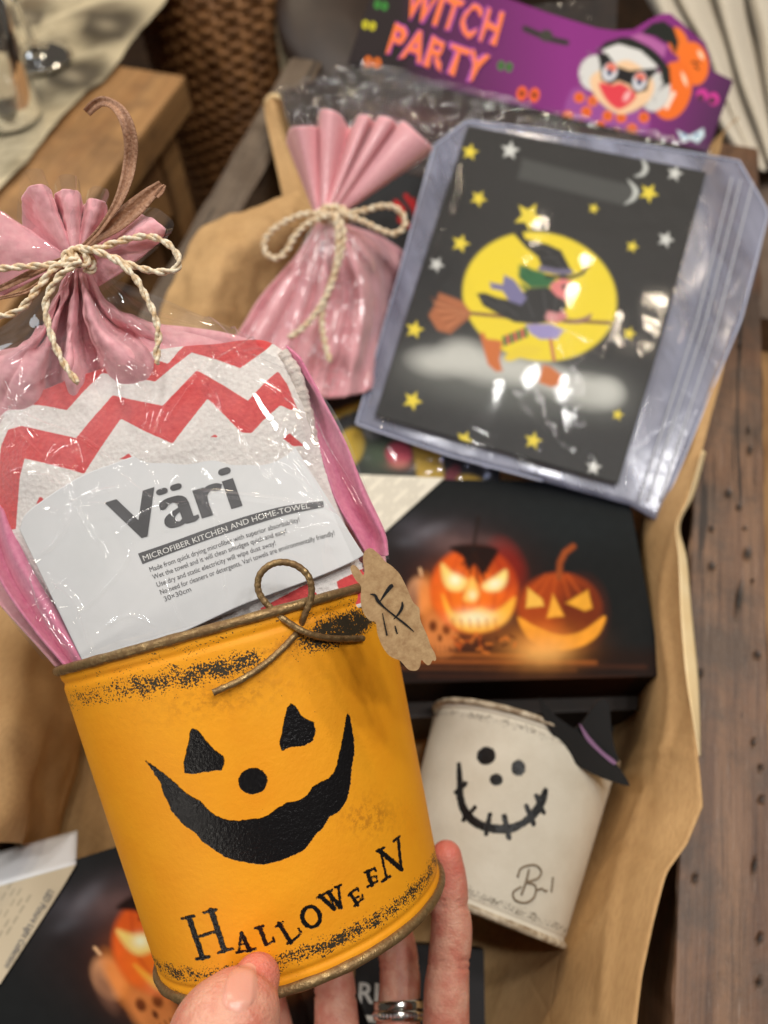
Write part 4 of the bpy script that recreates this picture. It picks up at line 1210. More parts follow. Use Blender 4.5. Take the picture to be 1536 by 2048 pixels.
geo = [twine_geo(pxpath(zz4([(520, 800), (400, 790), (300, 810), (180, 870), (95, 960), (105, 1050), (180, 1075), (240, 1020), (290, 930), (380, 850), (500, 800)], .440), 260), .0015, 200),
       twine_geo(pxpath(zz4([(500, 800), (620, 790), (740, 770), (830, 745), (920, 750), (985, 810), (985, 880), (920, 920), (830, 895), (720, 840), (600, 800)], .440), 260), .0015, 200),
       twine_geo(pxpath(zz4([(530, 800), (580, 850), (600, 930), (580, 1060), (530, 1200), (485, 1330), (460, 1450), (475, 1600), (512, 1740)], .434), 260), .0015, 200),
       twine_geo(pxpath(zz4([(540, 810), (560, 900), (560, 1050), (520, 1250), (420, 1430), (330, 1530), (250, 1585)], .432), 260), .0015, 200),
       twine_geo(pxpath(zz4([(440, 800), (480, 760), (560, 755), (620, 790), (600, 830), (520, 835), (440, 810)], .444), 80), .0020, 200)]
v, f = merge(geo); link('twine_bow', v, f, M['twine'], rb)

# ================================================================== TINS
def tin_frame(q):
    cx, cy, ta, tb, D = q
    c = V(cx, cy, D)
    def cw(a): return a[0] * RIGHT + a[1] * DOWN + a[2] * FWD
    a = np.array([math.sin(ta) * math.cos(tb), math.cos(ta) * math.cos(tb), math.sin(tb)])
    u = np.cross(a, [0, 0, 1.]); u /= np.linalg.norm(u)
    if u[0] < 0: u = -u
    w = np.cross(u, a)
    if w[2] > 0: w = -w
    return c, cw(a), cw(u), cw(w)
RT, RB, HT = .0577, .0494, .1033
def build_tin(q, root, mat, ink_fn, nth, nh, scuff_fn, stain_fn, inner, rimmat=None):
    c, a, u, w = tin_frame(q)
    th = np.linspace(-math.pi, math.pi, nth, endpoint=False)
    t = np.linspace(0, 1, nh)
    r = RT + (RB - RT) * t
    r = r - .0005 * np.exp(-((t - .965) / .008) ** 2) - .0006 * np.exp(-((t - .045) / .01) ** 2)
    P = c + a * (HT * t)[:, None, None] + r[:, None, None] * (np.sin(th)[:, None] * u + np.cos(th)[:, None] * w)[None]
    X, Y = PROJ(P.reshape(-1, 3))
    TH, TT = np.meshgrid(th, t)
    front = (np.abs(TH) < 1.7).ravel()
    ink = np.where(front, ink_fn(X, Y), 40.0)
    att = {'ink': ink, 'scuff': scuff_fn(TH, TT).ravel(), 'stain': np.where(front, stain_fn(X, Y), 0)}
    link('body', P, gfaces(nh, nth, True), mat, root, True, att)
    prof = [(.0002, RT - .0002), (.0002, RT - .0012), (HT - .002, RB - .0012), (HT - .0018, .0001)]
    Pi = lathe_geo(c, a, u, w, prof, 96); link('inside', Pi, gfaces(4, 96, True), inner, root)
    prof = [(HT + .0004, .0001), (HT - .0006, RB - .002), (HT - .0006, RB + .0002)]
    Pi = lathe_geo(c, a, u, w, prof, 96); link('base', Pi, gfaces(3, 96, True), inner, root)
    for nm, h, rr, tr in (('top_rim', 0.0, RT, .0016), ('bottom_rim', HT, RB + .0002, .0016)):
        ph = np.linspace(0, 2 * math.pi, 14, endpoint=False)
        th2 = np.linspace(-math.pi, math.pi, 300, endpoint=False)
        ring = c + a * h + rr * (np.sin(th2)[:, None] * u + np.cos(th2)[:, None] * w)
        rd = (np.sin(th2)[:, None] * u + np.cos(th2)[:, None] * w)
        wob = 1 + .12 * np.array([mnoise.noise(Vector((math.cos(x) * 9, math.sin(x) * 9, h * 50))) for x in th2])
        Pr = ring[:, None] + tr * wob[:, None, None] * (np.cos(ph)[None, :, None] * rd[:, None] + np.sin(ph)[None, :, None] * a)
        n = len(th2); F = [(i * 14 + j, i * 14 + (j + 1) % 14, ((i + 1) % n) * 14 + (j + 1) % 14, ((i + 1) % n) * 14 + j) for i in range(n) for j in range(14)]
        link(nm, Pr, F, rimmat or M['rust'], root)
    return c, a, u, w

Q1 = (458.9, 1247.0, .2695, -.0853, .2695)
def z5b(p): return (100 + p[0] * .5469, 1080 + p[1] * .5469)
def z2(p): return (300 + p[0] * .4297, 1600 + p[1] * .4297)
FACE = [[(522, 688), (545, 700), (570, 735), (602, 768), (636, 792), (638, 818), (628, 842), (570, 848), (520, 857), (492, 852), (488, 820), (498, 775), (508, 730), (512, 700)],
        [(882, 598), (900, 610), (920, 645), (965, 668), (972, 700), (962, 735), (930, 752), (880, 758), (848, 771), (838, 745), (848, 705), (858, 650), (868, 612)],
        [(350, 808), (385, 830), (420, 858), (455, 885), (490, 920), (520, 940), (548, 952), (575, 985), (610, 1010), (650, 1025), (690, 1028), (725, 1022), (760, 1020), (795, 1008), (830, 982), (870, 960), (905, 955), (940, 935), (960, 905), (985, 888), (1015, 875), (1040, 850), (1052, 810), (1065, 750), (1075, 700), (1082, 655), (1088, 632), (1098, 650), (1112, 730), (1113, 780), (1104, 830), (1098, 900), (1085, 955), (1060, 990), (1020, 1015), (1000, 1050), (970, 1080), (935, 1130), (900, 1150), (850, 1170), (790, 1187), (740, 1184), (690, 1175), (640, 1160), (590, 1125), (560, 1105), (530, 1070), (490, 1045), (460, 1010), (440, 985), (430, 955), (415, 930), (405, 890), (385, 860)]]
LET = [((182, 550), (245, 735), 20), ((150, 553), (205, 540), 9), ((216, 740), (275, 730), 9), ((285, 515), (345, 700), 20), ((250, 525), (308, 510), 9), ((318, 712), (385, 692), 9), ((215, 640), (305, 612), 9),
       ((425, 622), (412, 705), 7), ((425, 622), (465, 700), 15), ((415, 675), (445, 668), 6), ((403, 712), (440, 703), 7), ((450, 706), (492, 692), 7),
       ((510, 592), (540, 672), 15), ((540, 674), (578, 658), 7), ((488, 598), (527, 586), 7), ((578, 662), (574, 640), 6),
       ((602, 576), (655, 665), 15), ((655, 665), (698, 625), 8), ((585, 592), (620, 568), 7), ((705, 618), (690, 600), 6), ((640, 668), (662, 660), 8),
       ((792, 448), (858, 508), 15), ((858, 508), (836, 428), 7), ((830, 432), (888, 500), 15), ((888, 500), (878, 405), 8), ((775, 458), (812, 436), 7), ((815, 436), (850, 418), 7), ((862, 408), (890, 396), 7),
       ((935, 438), (966, 490), 11), ((922, 446), (965, 410), 7), ((948, 466), (974, 448), 5), ((952, 495), (992, 460), 7), ((965, 410), (972, 424), 5), ((992, 460), (988, 440), 5),
       ((1012, 335), (1032, 398), 12), ((1000, 340), (1045, 318), 7), ((1022, 368), (1046, 356), 5), ((1012, 404), (1058, 380), 7), ((1045, 318), (1052, 334), 5), ((1058, 382), (1054, 356), 5),
       ((1075, 240), (1102, 368), 7), ((1068, 236), (1170, 322), 17), ((1155, 180), (1170, 322), 9), ((1056, 240), (1090, 222), 7), ((1134, 192), (1162, 170), 7), ((1080, 380), (1118, 356), 8)]
def ink1(X, Y):
    d = sd_ell(X, Y, *z5b((742, 882)), 29, 26, -10)
    for p in FACE: d = np.minimum(d, sd_poly(X, Y, [z5b(q) for q in p]))
    for a, b, w in LET: d = np.minimum(d, sd_seg(X, Y, z2(a), z2(b), w * .4297 * 1.1 + 1.6))
    cx, cy = z2((750, 545))
    ring = np.abs(sd_ell(X, Y, cx, cy, 17.5, 20.5, -15) + 0) - 3.0 - 1.6 * np.abs(np.cos(np.arctan2(Y - cy, X - cx) + .3))
    return np.clip(np.minimum(d, ring), -12, 12)
def scuff1(TH, T):
    top = np.exp(-((T - (.105 + .01 * np.sin(TH * 3))) / .042) ** 2) * .92 * (1 - .85 * np.exp(-((TH - .45) / .14) ** 2)) + .35 * np.exp(-((T - .03) / .02) ** 2)
    top = top * (.75 + .45 * np.clip(np.sin(TH * 1.0 - 2.0) ** 2, 0, 1))
    top += .80 * np.exp(-((T - .09) / .045) ** 2) * np.exp(-((TH - .85) / .26) ** 2)
    bot = .92 * np.exp(-((T - .922) / .034) ** 2) + .55 * np.exp(-((T - .985) / .012) ** 2) * (TH < -.5)
    return np.clip(top + bot, 0, 1.3)
def stain1(X, Y):
    return np.clip(.55 * np.exp(-sd_ell(X, Y, 735, 1635, 30, 22).clip(0) / 18) + .35 * np.exp(-sd_ell(X, Y, 450, 1395, 60, 14, -10).clip(0) / 20) + .5 * np.exp(-sd_ell(X, Y, 560, 1300, 60, 12, -30).clip(0) / 12), 0, .8)
inner1 = simple('dark_tin_inside', (92, 66, 40), (70, 52, 36), 60, .5, .2, 200, metal=.4)
c0, a0_, u0_, w0_ = tin_frame(Q1)
tin1 = thing('orange_tin', 'orange painted tin with a black grinning face, held in the hand', 'tin', c0 + a0_ * HT)
tc, ta_, tu, tw = build_tin(Q1, tin1, M['tin_orange'], ink1, 760, 230, scuff1, stain1, inner1)
def tin_depth(px, py, off=0.0):
    """depth where the sight line meets the orange tin's front"""
    r = (px - 768) / FPX * RIGHT + (py - 1024) / FPX * DOWN + FWD
    lo = .2
    for d in np.arange(.18, .30, .0002):
        p = CAM + r * d - tc
        h = p @ ta_; rad = np.linalg.norm(p - ta_ * h)
        if rad < RT + (RB - RT) * h / HT: return d - off
    return .24
def z8(x, y): return (300 + x * .4036, 1000 + y * .4036)
def wire(pts, n=160, r=.00102):
    g = cr([(*z8(x, y), d) for x, y, d in pts], n)
    return tube_geo(V(g[:, 0], g[:, 1], g[:, 2]), r * (1 + .05 * np.sin(np.arange(n) * .9)), 10)
T8 = lambda x, y, o: tin_depth(*z8(x, y), o)
dd = T8(760, 600, 0)
v, f = wire([(1055, 686, T8(1055, 686, .0012)), (980, 688, T8(980, 688, .0018)), (880, 684, T8(880, 684, .002)), (780, 660, dd - .0022), (690, 610, dd - .003), (615, 552, dd - .0034), (555, 485, dd - .0038), (534, 430, dd - .004), (545, 370, dd - .0042), (590, 325, dd - .0042),
              (650, 308, dd - .004), (720, 322, dd - .0036), (778, 368, dd - .003), (800, 430, dd - .0025), (795, 500, dd - .002), (770, 560, dd - .0014), (748, 622, dd + .0005)], 240)
link('wire_loop', v, f, M['rust'], tin1)
v, f = wire([(735, 655, dd + .0012), (712, 677, T8(712, 677, .0006)), (650, 742, T8(650, 742, .001)), (560, 820, T8(560, 820, .0014)), (450, 892, T8(450, 892, .002)), (312, 955, T8(312, 955, .003))], 100)
link('wire_tail', v, f, M['rust'], tin1)

# --- kraft tag
TAG = [(1060, 262), (1075, 244), (1100, 242), (1140, 275), (1165, 305), (1200, 330), (1235, 365), (1255, 400), (1275, 440), (1300, 500), (1318, 522), (1335, 540), (1337, 575), (1345, 610), (1372, 668), (1392, 725), (1412, 762), (1418, 785), (1412, 798), (1400, 795), (1388, 815), (1374, 818), (1360, 806), (1345, 793), (1338, 825), (1325, 842), (1305, 846), (1278, 838), (1240, 797), (1210, 785), (1180, 765), (1150, 722), (1128, 665), (1118, 607), (1090, 598), (1064, 570), (1048, 530), (1043, 480), (1046, 430), (1020, 397), (1000, 362), (993, 335), (1003, 324), (1018, 327), (1040, 352), (1056, 374), (1063, 350), (1055, 300)]
TAGD = lambda px, py: .2065 + (px - 790) * .00003 + (py - 1220) * .000004
pts = cr([z8(*p) for p in TAG], 200, True)
front = V(pts[:, 0], pts[:, 1], TAGD(pts[:, 0], pts[:, 1]))
bm = bmesh.new()
vs = [bm.verts.new(p) for p in front]
bm.faces.new(vs)
bmesh.ops.triangulate(bm, faces=bm.faces[:])
bm.verts.index_update()
tv = np.array([v.co[:] for v in bm.verts]); tf_ = [tuple(v.index for v in f.verts) for f in bm.faces]; bm.free()
n = len(tv); bk_ = tv + FWD * .0012
F = list(tf_) + [tuple(i + n for i in q[::-1]) for q in tf_] + [(i, (i + 1) % n, n + (i + 1) % n, n + i) for i in range(n)]
tgt = thing('paper_tag', 'ragged brown card tag with black brush strokes hanging on the orange tin', 'tag', V(800, 1240, .2155))
def tagm():
    m = NT('brown_tag_card')
    m.set(base=m.mix(m.rng(m.noise(380, 5, .7), .38, .64), C(196, 162, 118), C(166, 130, 90)), rough=.8)
    m.bump(m.noise(900, 3), .3, .0003)
    return m.m
link('card', np.vstack([tv, bk_]), F, tagm(), tgt, False)
def brush(pts, n=26):
    """pts: (x, y, width) in z8 coordinates -> thin raised stroke"""
    g = cr(pts, n); x, y, wd = g.T
    tx, ty = np.gradient(x), np.gradient(y); L = np.hypot(tx, ty) + 1e-9
    nx, ny = -ty / L, tx / L
    px = np.stack([x + nx * wd / 2, x - nx * wd / 2], 1); py = np.stack([y + ny * wd / 2, y - ny * wd / 2], 1)
    PX, PY = z8(px, py)
    P = V(PX, PY, TAGD(PX, PY) - .0003)
    return P.reshape(-1, 3).tolist(), gfaces(n, 2)
geo = [brush([(1205, 422, 14), (1192, 430, 20), (1165, 465, 14), (1140, 503, 5)]), brush([(1090, 466, 3), (1115, 472, 12), (1130, 500, 16), (1165, 535, 8), (1220, 580, 9), (1265, 615, 10), (1308, 652, 4)]),
       brush([(1250, 504, 6), (1250, 530, 14), (1235, 560, 12), (1208, 590, 4)]), brush([(1152, 560, 4), (1162, 610, 6), (1175, 672, 8)]), brush([(1214, 622, 5), (1220, 645, 8), (1226, 664, 6)])]
v, f = merge(geo); link('brush_lettering', v, f, M['black_print'], tgt, False)
path = pxpath([(*z8(1092, 500), .2061), (*z8(1084, 508), .2055), (*z8(1094, 516), .2061)], 12)
v, f = tube_geo(path, .0004, 6); link('eyelet_wire', v, f, M['rust'], tgt)

# --- white tin
Q2 = (1045.9, 1474.9, -.3765, -.4327, .3952)
def z6b(p): return (760 + p[0] * .5052, 1350 + p[1] * .5052)
def ink2(X, Y):
    d = np.minimum(sd_ell(X, Y, *z6b((420, 320)), 19, 18, -30), sd_ell(X, Y, *z6b((548, 368)), 14, 16, 0))
    d = np.minimum(d, sd_ell(X, Y, *z6b((460, 415)), 13, 12, 20))
    sm = [(312, 355, 4), (316, 430, 12), (318, 490, 16), (345, 555, 20), (410, 600, 20), (500, 610, 22), (560, 590, 14), (610, 550, 20), (638, 505, 18), (655, 458, 5)]
    g = cr(sm, 40)
    for i in range(39):
        d = np.minimum(d, sd_seg(X, Y, z6b(g[i, :2]), z6b(g[i + 1, :2]), .5 * (g[i, 2] + 14)))
    for a, b, w in [((300, 465), (338, 430), 10), ((330, 575), (375, 525), 9), ((420, 630), (435, 552), 10), ((510, 645), (492, 560), 13), ((608, 590), (580, 520), 12), ((648, 545), (618, 478), 10)]:
        d = np.minimum(d, sd_seg(X, Y, z6b(a), z6b(b), w * .5 + 4))
    return np.clip(d, -12, 12)
def scuff2(TH, T): return .75 * np.exp(-((T - .07) / .03) ** 2) + .75 * np.exp(-((T - .93) / .03) ** 2)
RT, RB, HT = .0482, .0412, .0862
c2_, a2_, u2_, w2_ = tin_frame(Q2)
tin2 = thing('white_tin', 'off-white painted tin with a stitched smile and round eyes lying in the crate', 'tin', c2_ + a2_ * HT)
def stain2(X, Y): return np.zeros_like(X)
tc2, ta2, tu2, tw2 = build_tin(Q2, tin2, M['tin_white'], ink2, 420, 150, scuff2, stain2, inner1, simple('worn_cream_rim', (214, 202, 178), (140, 118, 92), 220, .5, .3, 400))
def tin2_depth(px, py, off=0.0):
    r = (px - 768) / FPX * RIGHT + (py - 1024) / FPX * DOWN + FWD
    for d in np.arange(.28, .45, .0004):
        p = CAM + r * d - tc2; h = p @ ta2; rad = np.linalg.norm(p - ta2 * h)
        if rad < RT + (RB - RT) * h / HT: return d - off
    return .36
grym = simple('grey_brown_ink', (128, 112, 90), rough=.6)
def bstroke(pts, w):
    g = cr([z6b(p) for p in pts], 30)
    return tube_geo(np.array([V(x, y, tin2_depth(x, y, .0003)) for x, y in g]), w, 6)
geo = [bstroke([(590, 770), (578, 820), (560, 870)], .0005), bstroke([(545, 800), (560, 765), (610, 752), (638, 775), (625, 805), (580, 820)], .0005), bstroke([(580, 820), (615, 835), (610, 880), (575, 902), (535, 890), (528, 860), (560, 838)], .0005),
       bstroke([(622, 852), (640, 846), (655, 856), (662, 850)], .0005), bstroke([(685, 800), (678, 858)], .0005)]
v, f = merge(geo); link('script_lettering', v, f, grym, tin2)
# witch hat of black card
hat = thing('hat_tag', 'black card witch hat with a lilac band leaning on the white tin', 'tag', V(1170, 1500, .37))
HATB = [(632, 88), (650, 110), (700, 165), (770, 215), (830, 260), (900, 310), (950, 370), (988, 432), (975, 438), (930, 425), (880, 408), (800, 370), (740, 320), (690, 250), (655, 190), (638, 140)]
HATC = [(770, 222), (795, 195), (822, 160), (850, 118), (880, 96), (905, 112), (912, 160), (918, 230), (930, 290), (945, 345), (900, 320), (840, 270)]
def hatd(x, y): return .352 - (x - 1080) * .00002
def plate(poly, dfun, th, dd=0.0, n=80):
    g = cr([z6b(p) for p in poly], n, True)
    fr = V(g[:, 0], g[:, 1], dfun(g[:, 0], g[:, 1]) - dd)
    bm = bmesh.new(); vs = [bm.verts.new(p) for p in fr]; bm.faces.new(vs); bmesh.ops.triangulate(bm, faces=bm.faces[:]); bm.verts.index_update()
    tv = np.array([v.co[:] for v in bm.verts]); q = [tuple(v.index for v in f.verts) for f in bm.faces]; bm.free()
    m = len(tv)
    return np.vstack([tv, tv + FWD * th]), q + [tuple(i + m for i in k[::-1]) for k in q] + [(i, (i + 1) % m, m + (i + 1) % m, m + i) for i in range(m)]
hb = simple('black_hat_card', (24, 23, 24), (20, 20, 20), 80, .7)
v, f = plate(HATB, hatd, .0012, .0016); link('brim', v, f, hb, hat, False)
v, f = plate(HATC, hatd, .0012); link('crown', v, f, hb, hat, False)
g = [(790, 192), (830, 245), (880, 300), (925, 335), (935, 350), (918, 350), (860, 300), (815, 252)]
v, f = plate(g, hatd, .0010, .0020, 40); link('band', v, f, simple('lilac_band', (150, 112, 150), rough=.6), hat, False)

# ================================================================== HELD GIFT BAG
def D0(px, py): return .2345 + (1280 - np.asarray(py, float)) / 760 * .016
gb = thing('pink_gift_bag', 'pink gift bag with red chevron towel and white label, in the orange tin', 'gift bag', V(450, 1300, .245), 'pink gift bags tied with twine')
def RD(pts, o=0.0): return [(x, y, float(D0(x, y)) + (oo[0] if oo else 0) + o) for x, y, *oo in pts]
# back panel of felt
rows = [RD([(-120, 720, .012), (60, 690, .012), (250, 650, .012), (420, 660, .012), (540, 690, .010)]), RD([(-110, 950, .018), (100, 950, .02), (300, 950, .022), (500, 940, .02), (690, 930, .012)]),
        RD([(-60, 1130, .018), (100, 1150, .024), (300, 1150, .026), (550, 1120, .022), (765, 1090, .012)]), RD([(110, 1330, .014), (200, 1370, .022), (350, 1360, .026), (600, 1290, .022), (770, 1180, .012)])]
grid('back_panel', loft(rows, 60, 60), M['pink'], gb, .001)
# towel
def zt(p): return (p[0] * .5208, 560 + p[1] * .5208)
BANDS = [[(45, 580), (95, 565), (200, 590), (300, 612), (370, 530), (440, 450), (530, 470), (630, 490), (700, 415), (762, 355), (860, 410), (955, 470), (1010, 410), (1062, 360), (1095, 410), (1132, 500),
          (1110, 505), (1075, 488), (1010, 545), (965, 592), (930, 590), (870, 530), (800, 463), (735, 545), (668, 632), (570, 590), (470, 540), (400, 640), (332, 746), (220, 715), (108, 690), (90, 760), (75, 955), (15, 965), (0, 800), (20, 640)],
         [(60, 470), (80, 478), (180, 490), (265, 505), (330, 435), (400, 365), (500, 380), (602, 398), (670, 340), (740, 284), (830, 312), (925, 346), (975, 310), (1020, 275), (1040, 250), (1000, 200), (760, 220), (690, 280), (650, 330), (560, 300), (480, 300), (390, 340), (200, 410)],
         [(150, 862), (166, 828), (190, 852)], [(465, 690), (500, 668), (522, 690)], [(810, 606), (828, 594), (838, 606)], [(1085, 610), (1110, 590), (1160, 640), (1120, 640)],
         [(1000, 1260), (1180, 1165), (1225, 1215), (1080, 1330)], [(1290, 1160), (1410, 1100), (1430, 1230), (1320, 1260)], [(780, 1400), (900, 1310), (930, 1370), (820, 1450)]]
def chev(X, Y):
    d = np.full(X.shape, 1e9)
    for b in BANDS: d = np.minimum(d, sd_poly(X, Y, [zt(p) for p in b]))
    return np.clip(d, -15, 15)
tl_ = RD([(-14, 860, .006), (40, 806, .002), (110, 775), (185, 748), (260, 722), (340, 700), (430, 692), (515, 684, .001), (562, 706, .005)])
tm1 = RD([(-16, 960, .006), (60, 940, -.001), (150, 915, -.003), (250, 890, -.004), (340, 870, -.004), (420, 850, -.003), (500, 835, -.002), (575, 820), (612, 812, .006)])
tm2 = RD([(22, 1062, .006), (120, 1050, 0), (220, 1040, -.001), (300, 1020, -.001), (380, 1000, -.001), (460, 980, -.001), (540, 965), (600, 955, .002), (650, 950, .006)])
tb_ = RD([(185, 1345, .006), (250, 1345, .003), (320, 1335, .002), (400, 1315, .002), (480, 1300, .002), (560, 1275, .002), (640, 1248, .003), (710, 1220, .004), (745, 1200, .006)])
P = loft([tl_, tm1, tm2, tb_], 210, 190)
P += normals(P) * (nz(P, 60, 3, 2) * .0005)[..., None]
# frayed right selvedge
P[:, -1] += (nz(P[:, -2:-1], 900, 1, 2)[:, 0] * .0008)[:, None] * RIGHT
def towel_mat():
    m = NT('chevron_towel_pile')
    rag = m.math('MULTIPLY', m.math('SUBTRACT', m.noise(1500, 3), .5), 3.0)
    k = m.rng(m.math('ADD', m.attr('band'), rag), -.8, .8, 1, 0)
    white = m.mix(m.rng(m.noise(700, 3), .3, .7), C(250, 246, 242), C(238, 230, 226))
    red = m.mix(m.rng(m.noise(500, 4), .3, .7), C(232, 92, 90), C(218, 74, 78))
    m.set(base=m.mix(k, white, red), rough=.9, sheen=.4, spec=.2)
    m.bump(m.voro(620), 0.35, .0008); m.bump(m.noise(1900, 4, .7), .6, .0005)
    return m.m
X, Y = PROJ(P.reshape(-1, 3))
grid('towel', P, towel_mat(), gb, .003, None, {'band': chev(X, Y)})
# towel side edge (terry selvedge) at the right
g = cr(RD([(565, 706, .003), (590, 745, .003), (606, 800, .004), (618, 850, .005), (628, 900, .006)]), 60)
pth = V(g[:, 0], g[:, 1], g[:, 2])
tw_ = tube_geo(pth, .0022 * (1 + .25 * nz(pth, 600, 2, 2)), 10)
link('selvedge', tw_[0], tw_[1], simple('white_terry', (226, 216, 208), (210, 198, 190), 500, .9, .8, 900, .001), gb)
# label card
def cardd(px, py):
    px = np.asarray(px, float); py = np.asarray(py, float)
    s = np.clip((px - 60 - (py - 1050) * .45) / 560, -.05, 1.1)
    return D0(px, py) - .0050 + .010 * np.abs(s - .5) ** 2.2 * 1.6 - .0008 * np.sin(s * 6)
top = [(39, 1058), (60, 1020), (156, 956), (225, 928), (292, 906), (417, 883), (521, 868), (560, 868), (582, 882)]
bot = [(176, 1345), (230, 1318), (300, 1290), (380, 1258), (480, 1212), (560, 1182), (640, 1152), (700, 1126), (728, 1110)]
G = loft_px([[(x, y, 0) for x, y in top], [(x, y, 0) for x, y in bot]], 200, 140)
P = V(G[..., 0], G[..., 1], cardd(G[..., 0], G[..., 1]))
card = grid('label_card', P, M['paper'], gb, .0002)
def on_card(nm, txt, a, b, h, bold, mat, o=.00026, bend=0.0, shear=0.0):
    tx, tf = text_px(txt, a, b, h, bold, shear=shear)
    if bend:
        s = (tx[:, 0] - a[0]) / (b[0] - a[0]); tx[:, 1] += bend * 4 * s * (1 - s)
    return link(nm, V(tx[:, 0], tx[:, 1], cardd(tx[:, 0], tx[:, 1]) - o), tf, mat, card, False)
ROOT[card.name] = ROOT[gb.name]
on_card('headline', 'Väri', (243, 1088), (482, 1012), 95, .0, M['grey_print'], shear=-.03)
for sx_, oo_ in ((-4.5, .00027), (-3, .00028), (-1.5, .00029), (1.5, .00030), (3, .00031), (4.5, .00032)):
    on_card('headline', 'Väri', (243 + sx_, 1088 - sx_ * .31), (482 + sx_, 1012 - sx_ * .31), 95, .0, M['grey_print'], oo_, shear=-.03)
barp = [[(276, 1107), (340, 1085), (420, 1056), (500, 1030), (570, 1012), (646, 1002)], [(285, 1128), (348, 1104), (428, 1075), (508, 1049), (576, 1029), (648, 1014)]]
G = loft_px([[(x, y, 0) for x, y in r] for r in barp], 60, 4)
grid('title_bar', V(G[..., 0], G[..., 1], cardd(G[..., 0], G[..., 1]) - .00026), M['grey_print'], card)
def along(nm, txt, pts, h, bold, mat, o):
    v, f = text_geo(txt, bold); x0, x1 = v[:, 0].min(), v[:, 0].max()
    g = cr(pts, 80); L = np.r_[0, np.cumsum(np.hypot(*np.diff(g, axis=0).T))]
    s = (v[:, 0] - x0) / (x1 - x0) * L[-1]
    x = np.interp(s, L, g[:, 0]); y = np.interp(s, L, g[:, 1])
    tx = np.interp(s, L, np.gradient(g[:, 0], L)); ty = np.interp(s, L, np.gradient(g[:, 1], L))
    hh = v[:, 1] / .73 * h
    X = x + ty * hh; Y = y - tx * hh
    link(nm, V(X, Y, cardd(X, Y) - o), f, mat, card, False)
along('bar_lettering', 'MICROFIBER KITCHEN AND HOME-TOWEL', [(288, 1122), (400, 1082), (500, 1046), (570, 1026), (620, 1016)], 11.5, .0, M['white_print'], .00036)
for txt, pts in (('Made from quick drying microfiber with superior absorbability!', [(301, 1144), (400, 1108), (500, 1073), (600, 1043)]),
                 ('Wet the towel and it will clean smudges quick and easy!', [(307, 1159), (400, 1125), (490, 1093), (574, 1066)]),
                 ('Use dry and static electricity will wipe dust away!', [(315, 1174), (400, 1143), (480, 1114), (552, 1090)]),
                 ('No need for cleaners or detergents, Vari towels are environmentally friendly!', [(322, 1189), (440, 1146), (560, 1103), (670, 1070)]),
                 ('30×30cm', [(330, 1203), (356, 1193), (383, 1182)])):
    along('small_lettering', txt, pts, 10.5, .0, M['grey_print'], .00026)

# felt gussets
gr = [RD([(560, 700, .006), (590, 722, .004), (600, 716, .001), (572, 690, .004)]), RD([(612, 800, .007), (625, 800, .010), (650, 810, .003), (634, 790, .003)]), RD([(640, 900, .005), (652, 880, .010), (694, 900, .003), (684, 880, .004)]),
      RD([(672, 1000, .004), (695, 985, .010), (728, 1000, .002), (732, 985, .003)]), RD([(712, 1070, .002), (738, 1060, .008), (764, 1072, .002), (768, 1064, .003)]), RD([(735, 1112, .002), (752, 1110, .006), (772, 1112, .002), (775, 1108, .003)])]
P = loft(gr, 40, 120)
grid('right_gusset', P, M['pink_deep'], gb, .0009)
gl_ = [RD([(-40, 1000, .006), (-20, 1000, .010), (0, 1010, .004), (14, 1040, .005)]), RD([(-28, 1090, .004), (-2, 1085, .010), (20, 1090, .003), (42, 1095, .004)]), RD([(8, 1172, .002), (30, 1165, .008), (62, 1168, .001), (80, 1170, .003)]),
       RD([(70, 1260, .001), (88, 1252, .006), (112, 1250, 0), (132, 1250, .002)]), RD([(130, 1330, 0), (146, 1330, .004), (162, 1325, 0), (175, 1322, .001)])]
P = loft(gl_, 40, 100)
grid('left_gusset', P, M['pink_deep'], gb, .0009)
# fan of felt above the knot
KN = (152, 516)
hem = [(-90, 640, .236), (-110, 540, .228), (-100, 455, .226), (-70, 402, .230), (-10, 420, .236), (36, 470, .252), (46, 425, .249), (50, 390, .238), (60, 373, .231), (80, 369, .229), (94, 376, .233), (104, 410, .244), (108, 440, .250),
       (112, 410, .247), (116, 388, .237), (128, 379, .231), (146, 380, .230), (158, 390, .236), (166, 440, .248), (170, 420, .246), (174, 405, .238), (186, 398, .233), (202, 401, .233), (212, 412, .240), (206, 470, .252),
       (240, 470, .253), (272, 440, .246), (292, 433, .238), (312, 442, .232), (330, 464, .232), (300, 500, .238), (240, 545, .240), (200, 572, .244)]
knf = [(140 + 26 * t, 522 - 6 * math.sin(t * 3.14), .2375 + .003 * math.cos(t * 6.28)) for t in np.linspace(0, 1, len(hem))]
mid_ = [(a[0] * .5 + b[0] * .5, a[1] * .5 + b[1] * .5, a[2] * .5 + b[2] * .5 + .0003) for a, b in zip(knf, hem)]
P = loft([knf, mid_, hem], 420, 60)
P += normals(P) * (nz(P, 110, 5, 3) * .0008 * np.linspace(.1, 1, 60)[:, None])[..., None]
grid('frill', P, M['pink'], gb, .0011)
film_hem = [(x + (x - KN[0]) * .10 , y + (y - KN[1]) * .22, d - .0012) for x, y, d in hem]
knF = [(x, y, d - .0012) for x, y, d in knf]
midF = [(a[0] * .5 + b[0] * .5, a[1] * .5 + b[1] * .5, a[2] * .5 + b[2] * .5) for a, b in zip(knF, film_hem)]
P = loft([knF, midF, film_hem], 420, 50)
grid('cellophane_frill', P, M['film_fan'], gb)
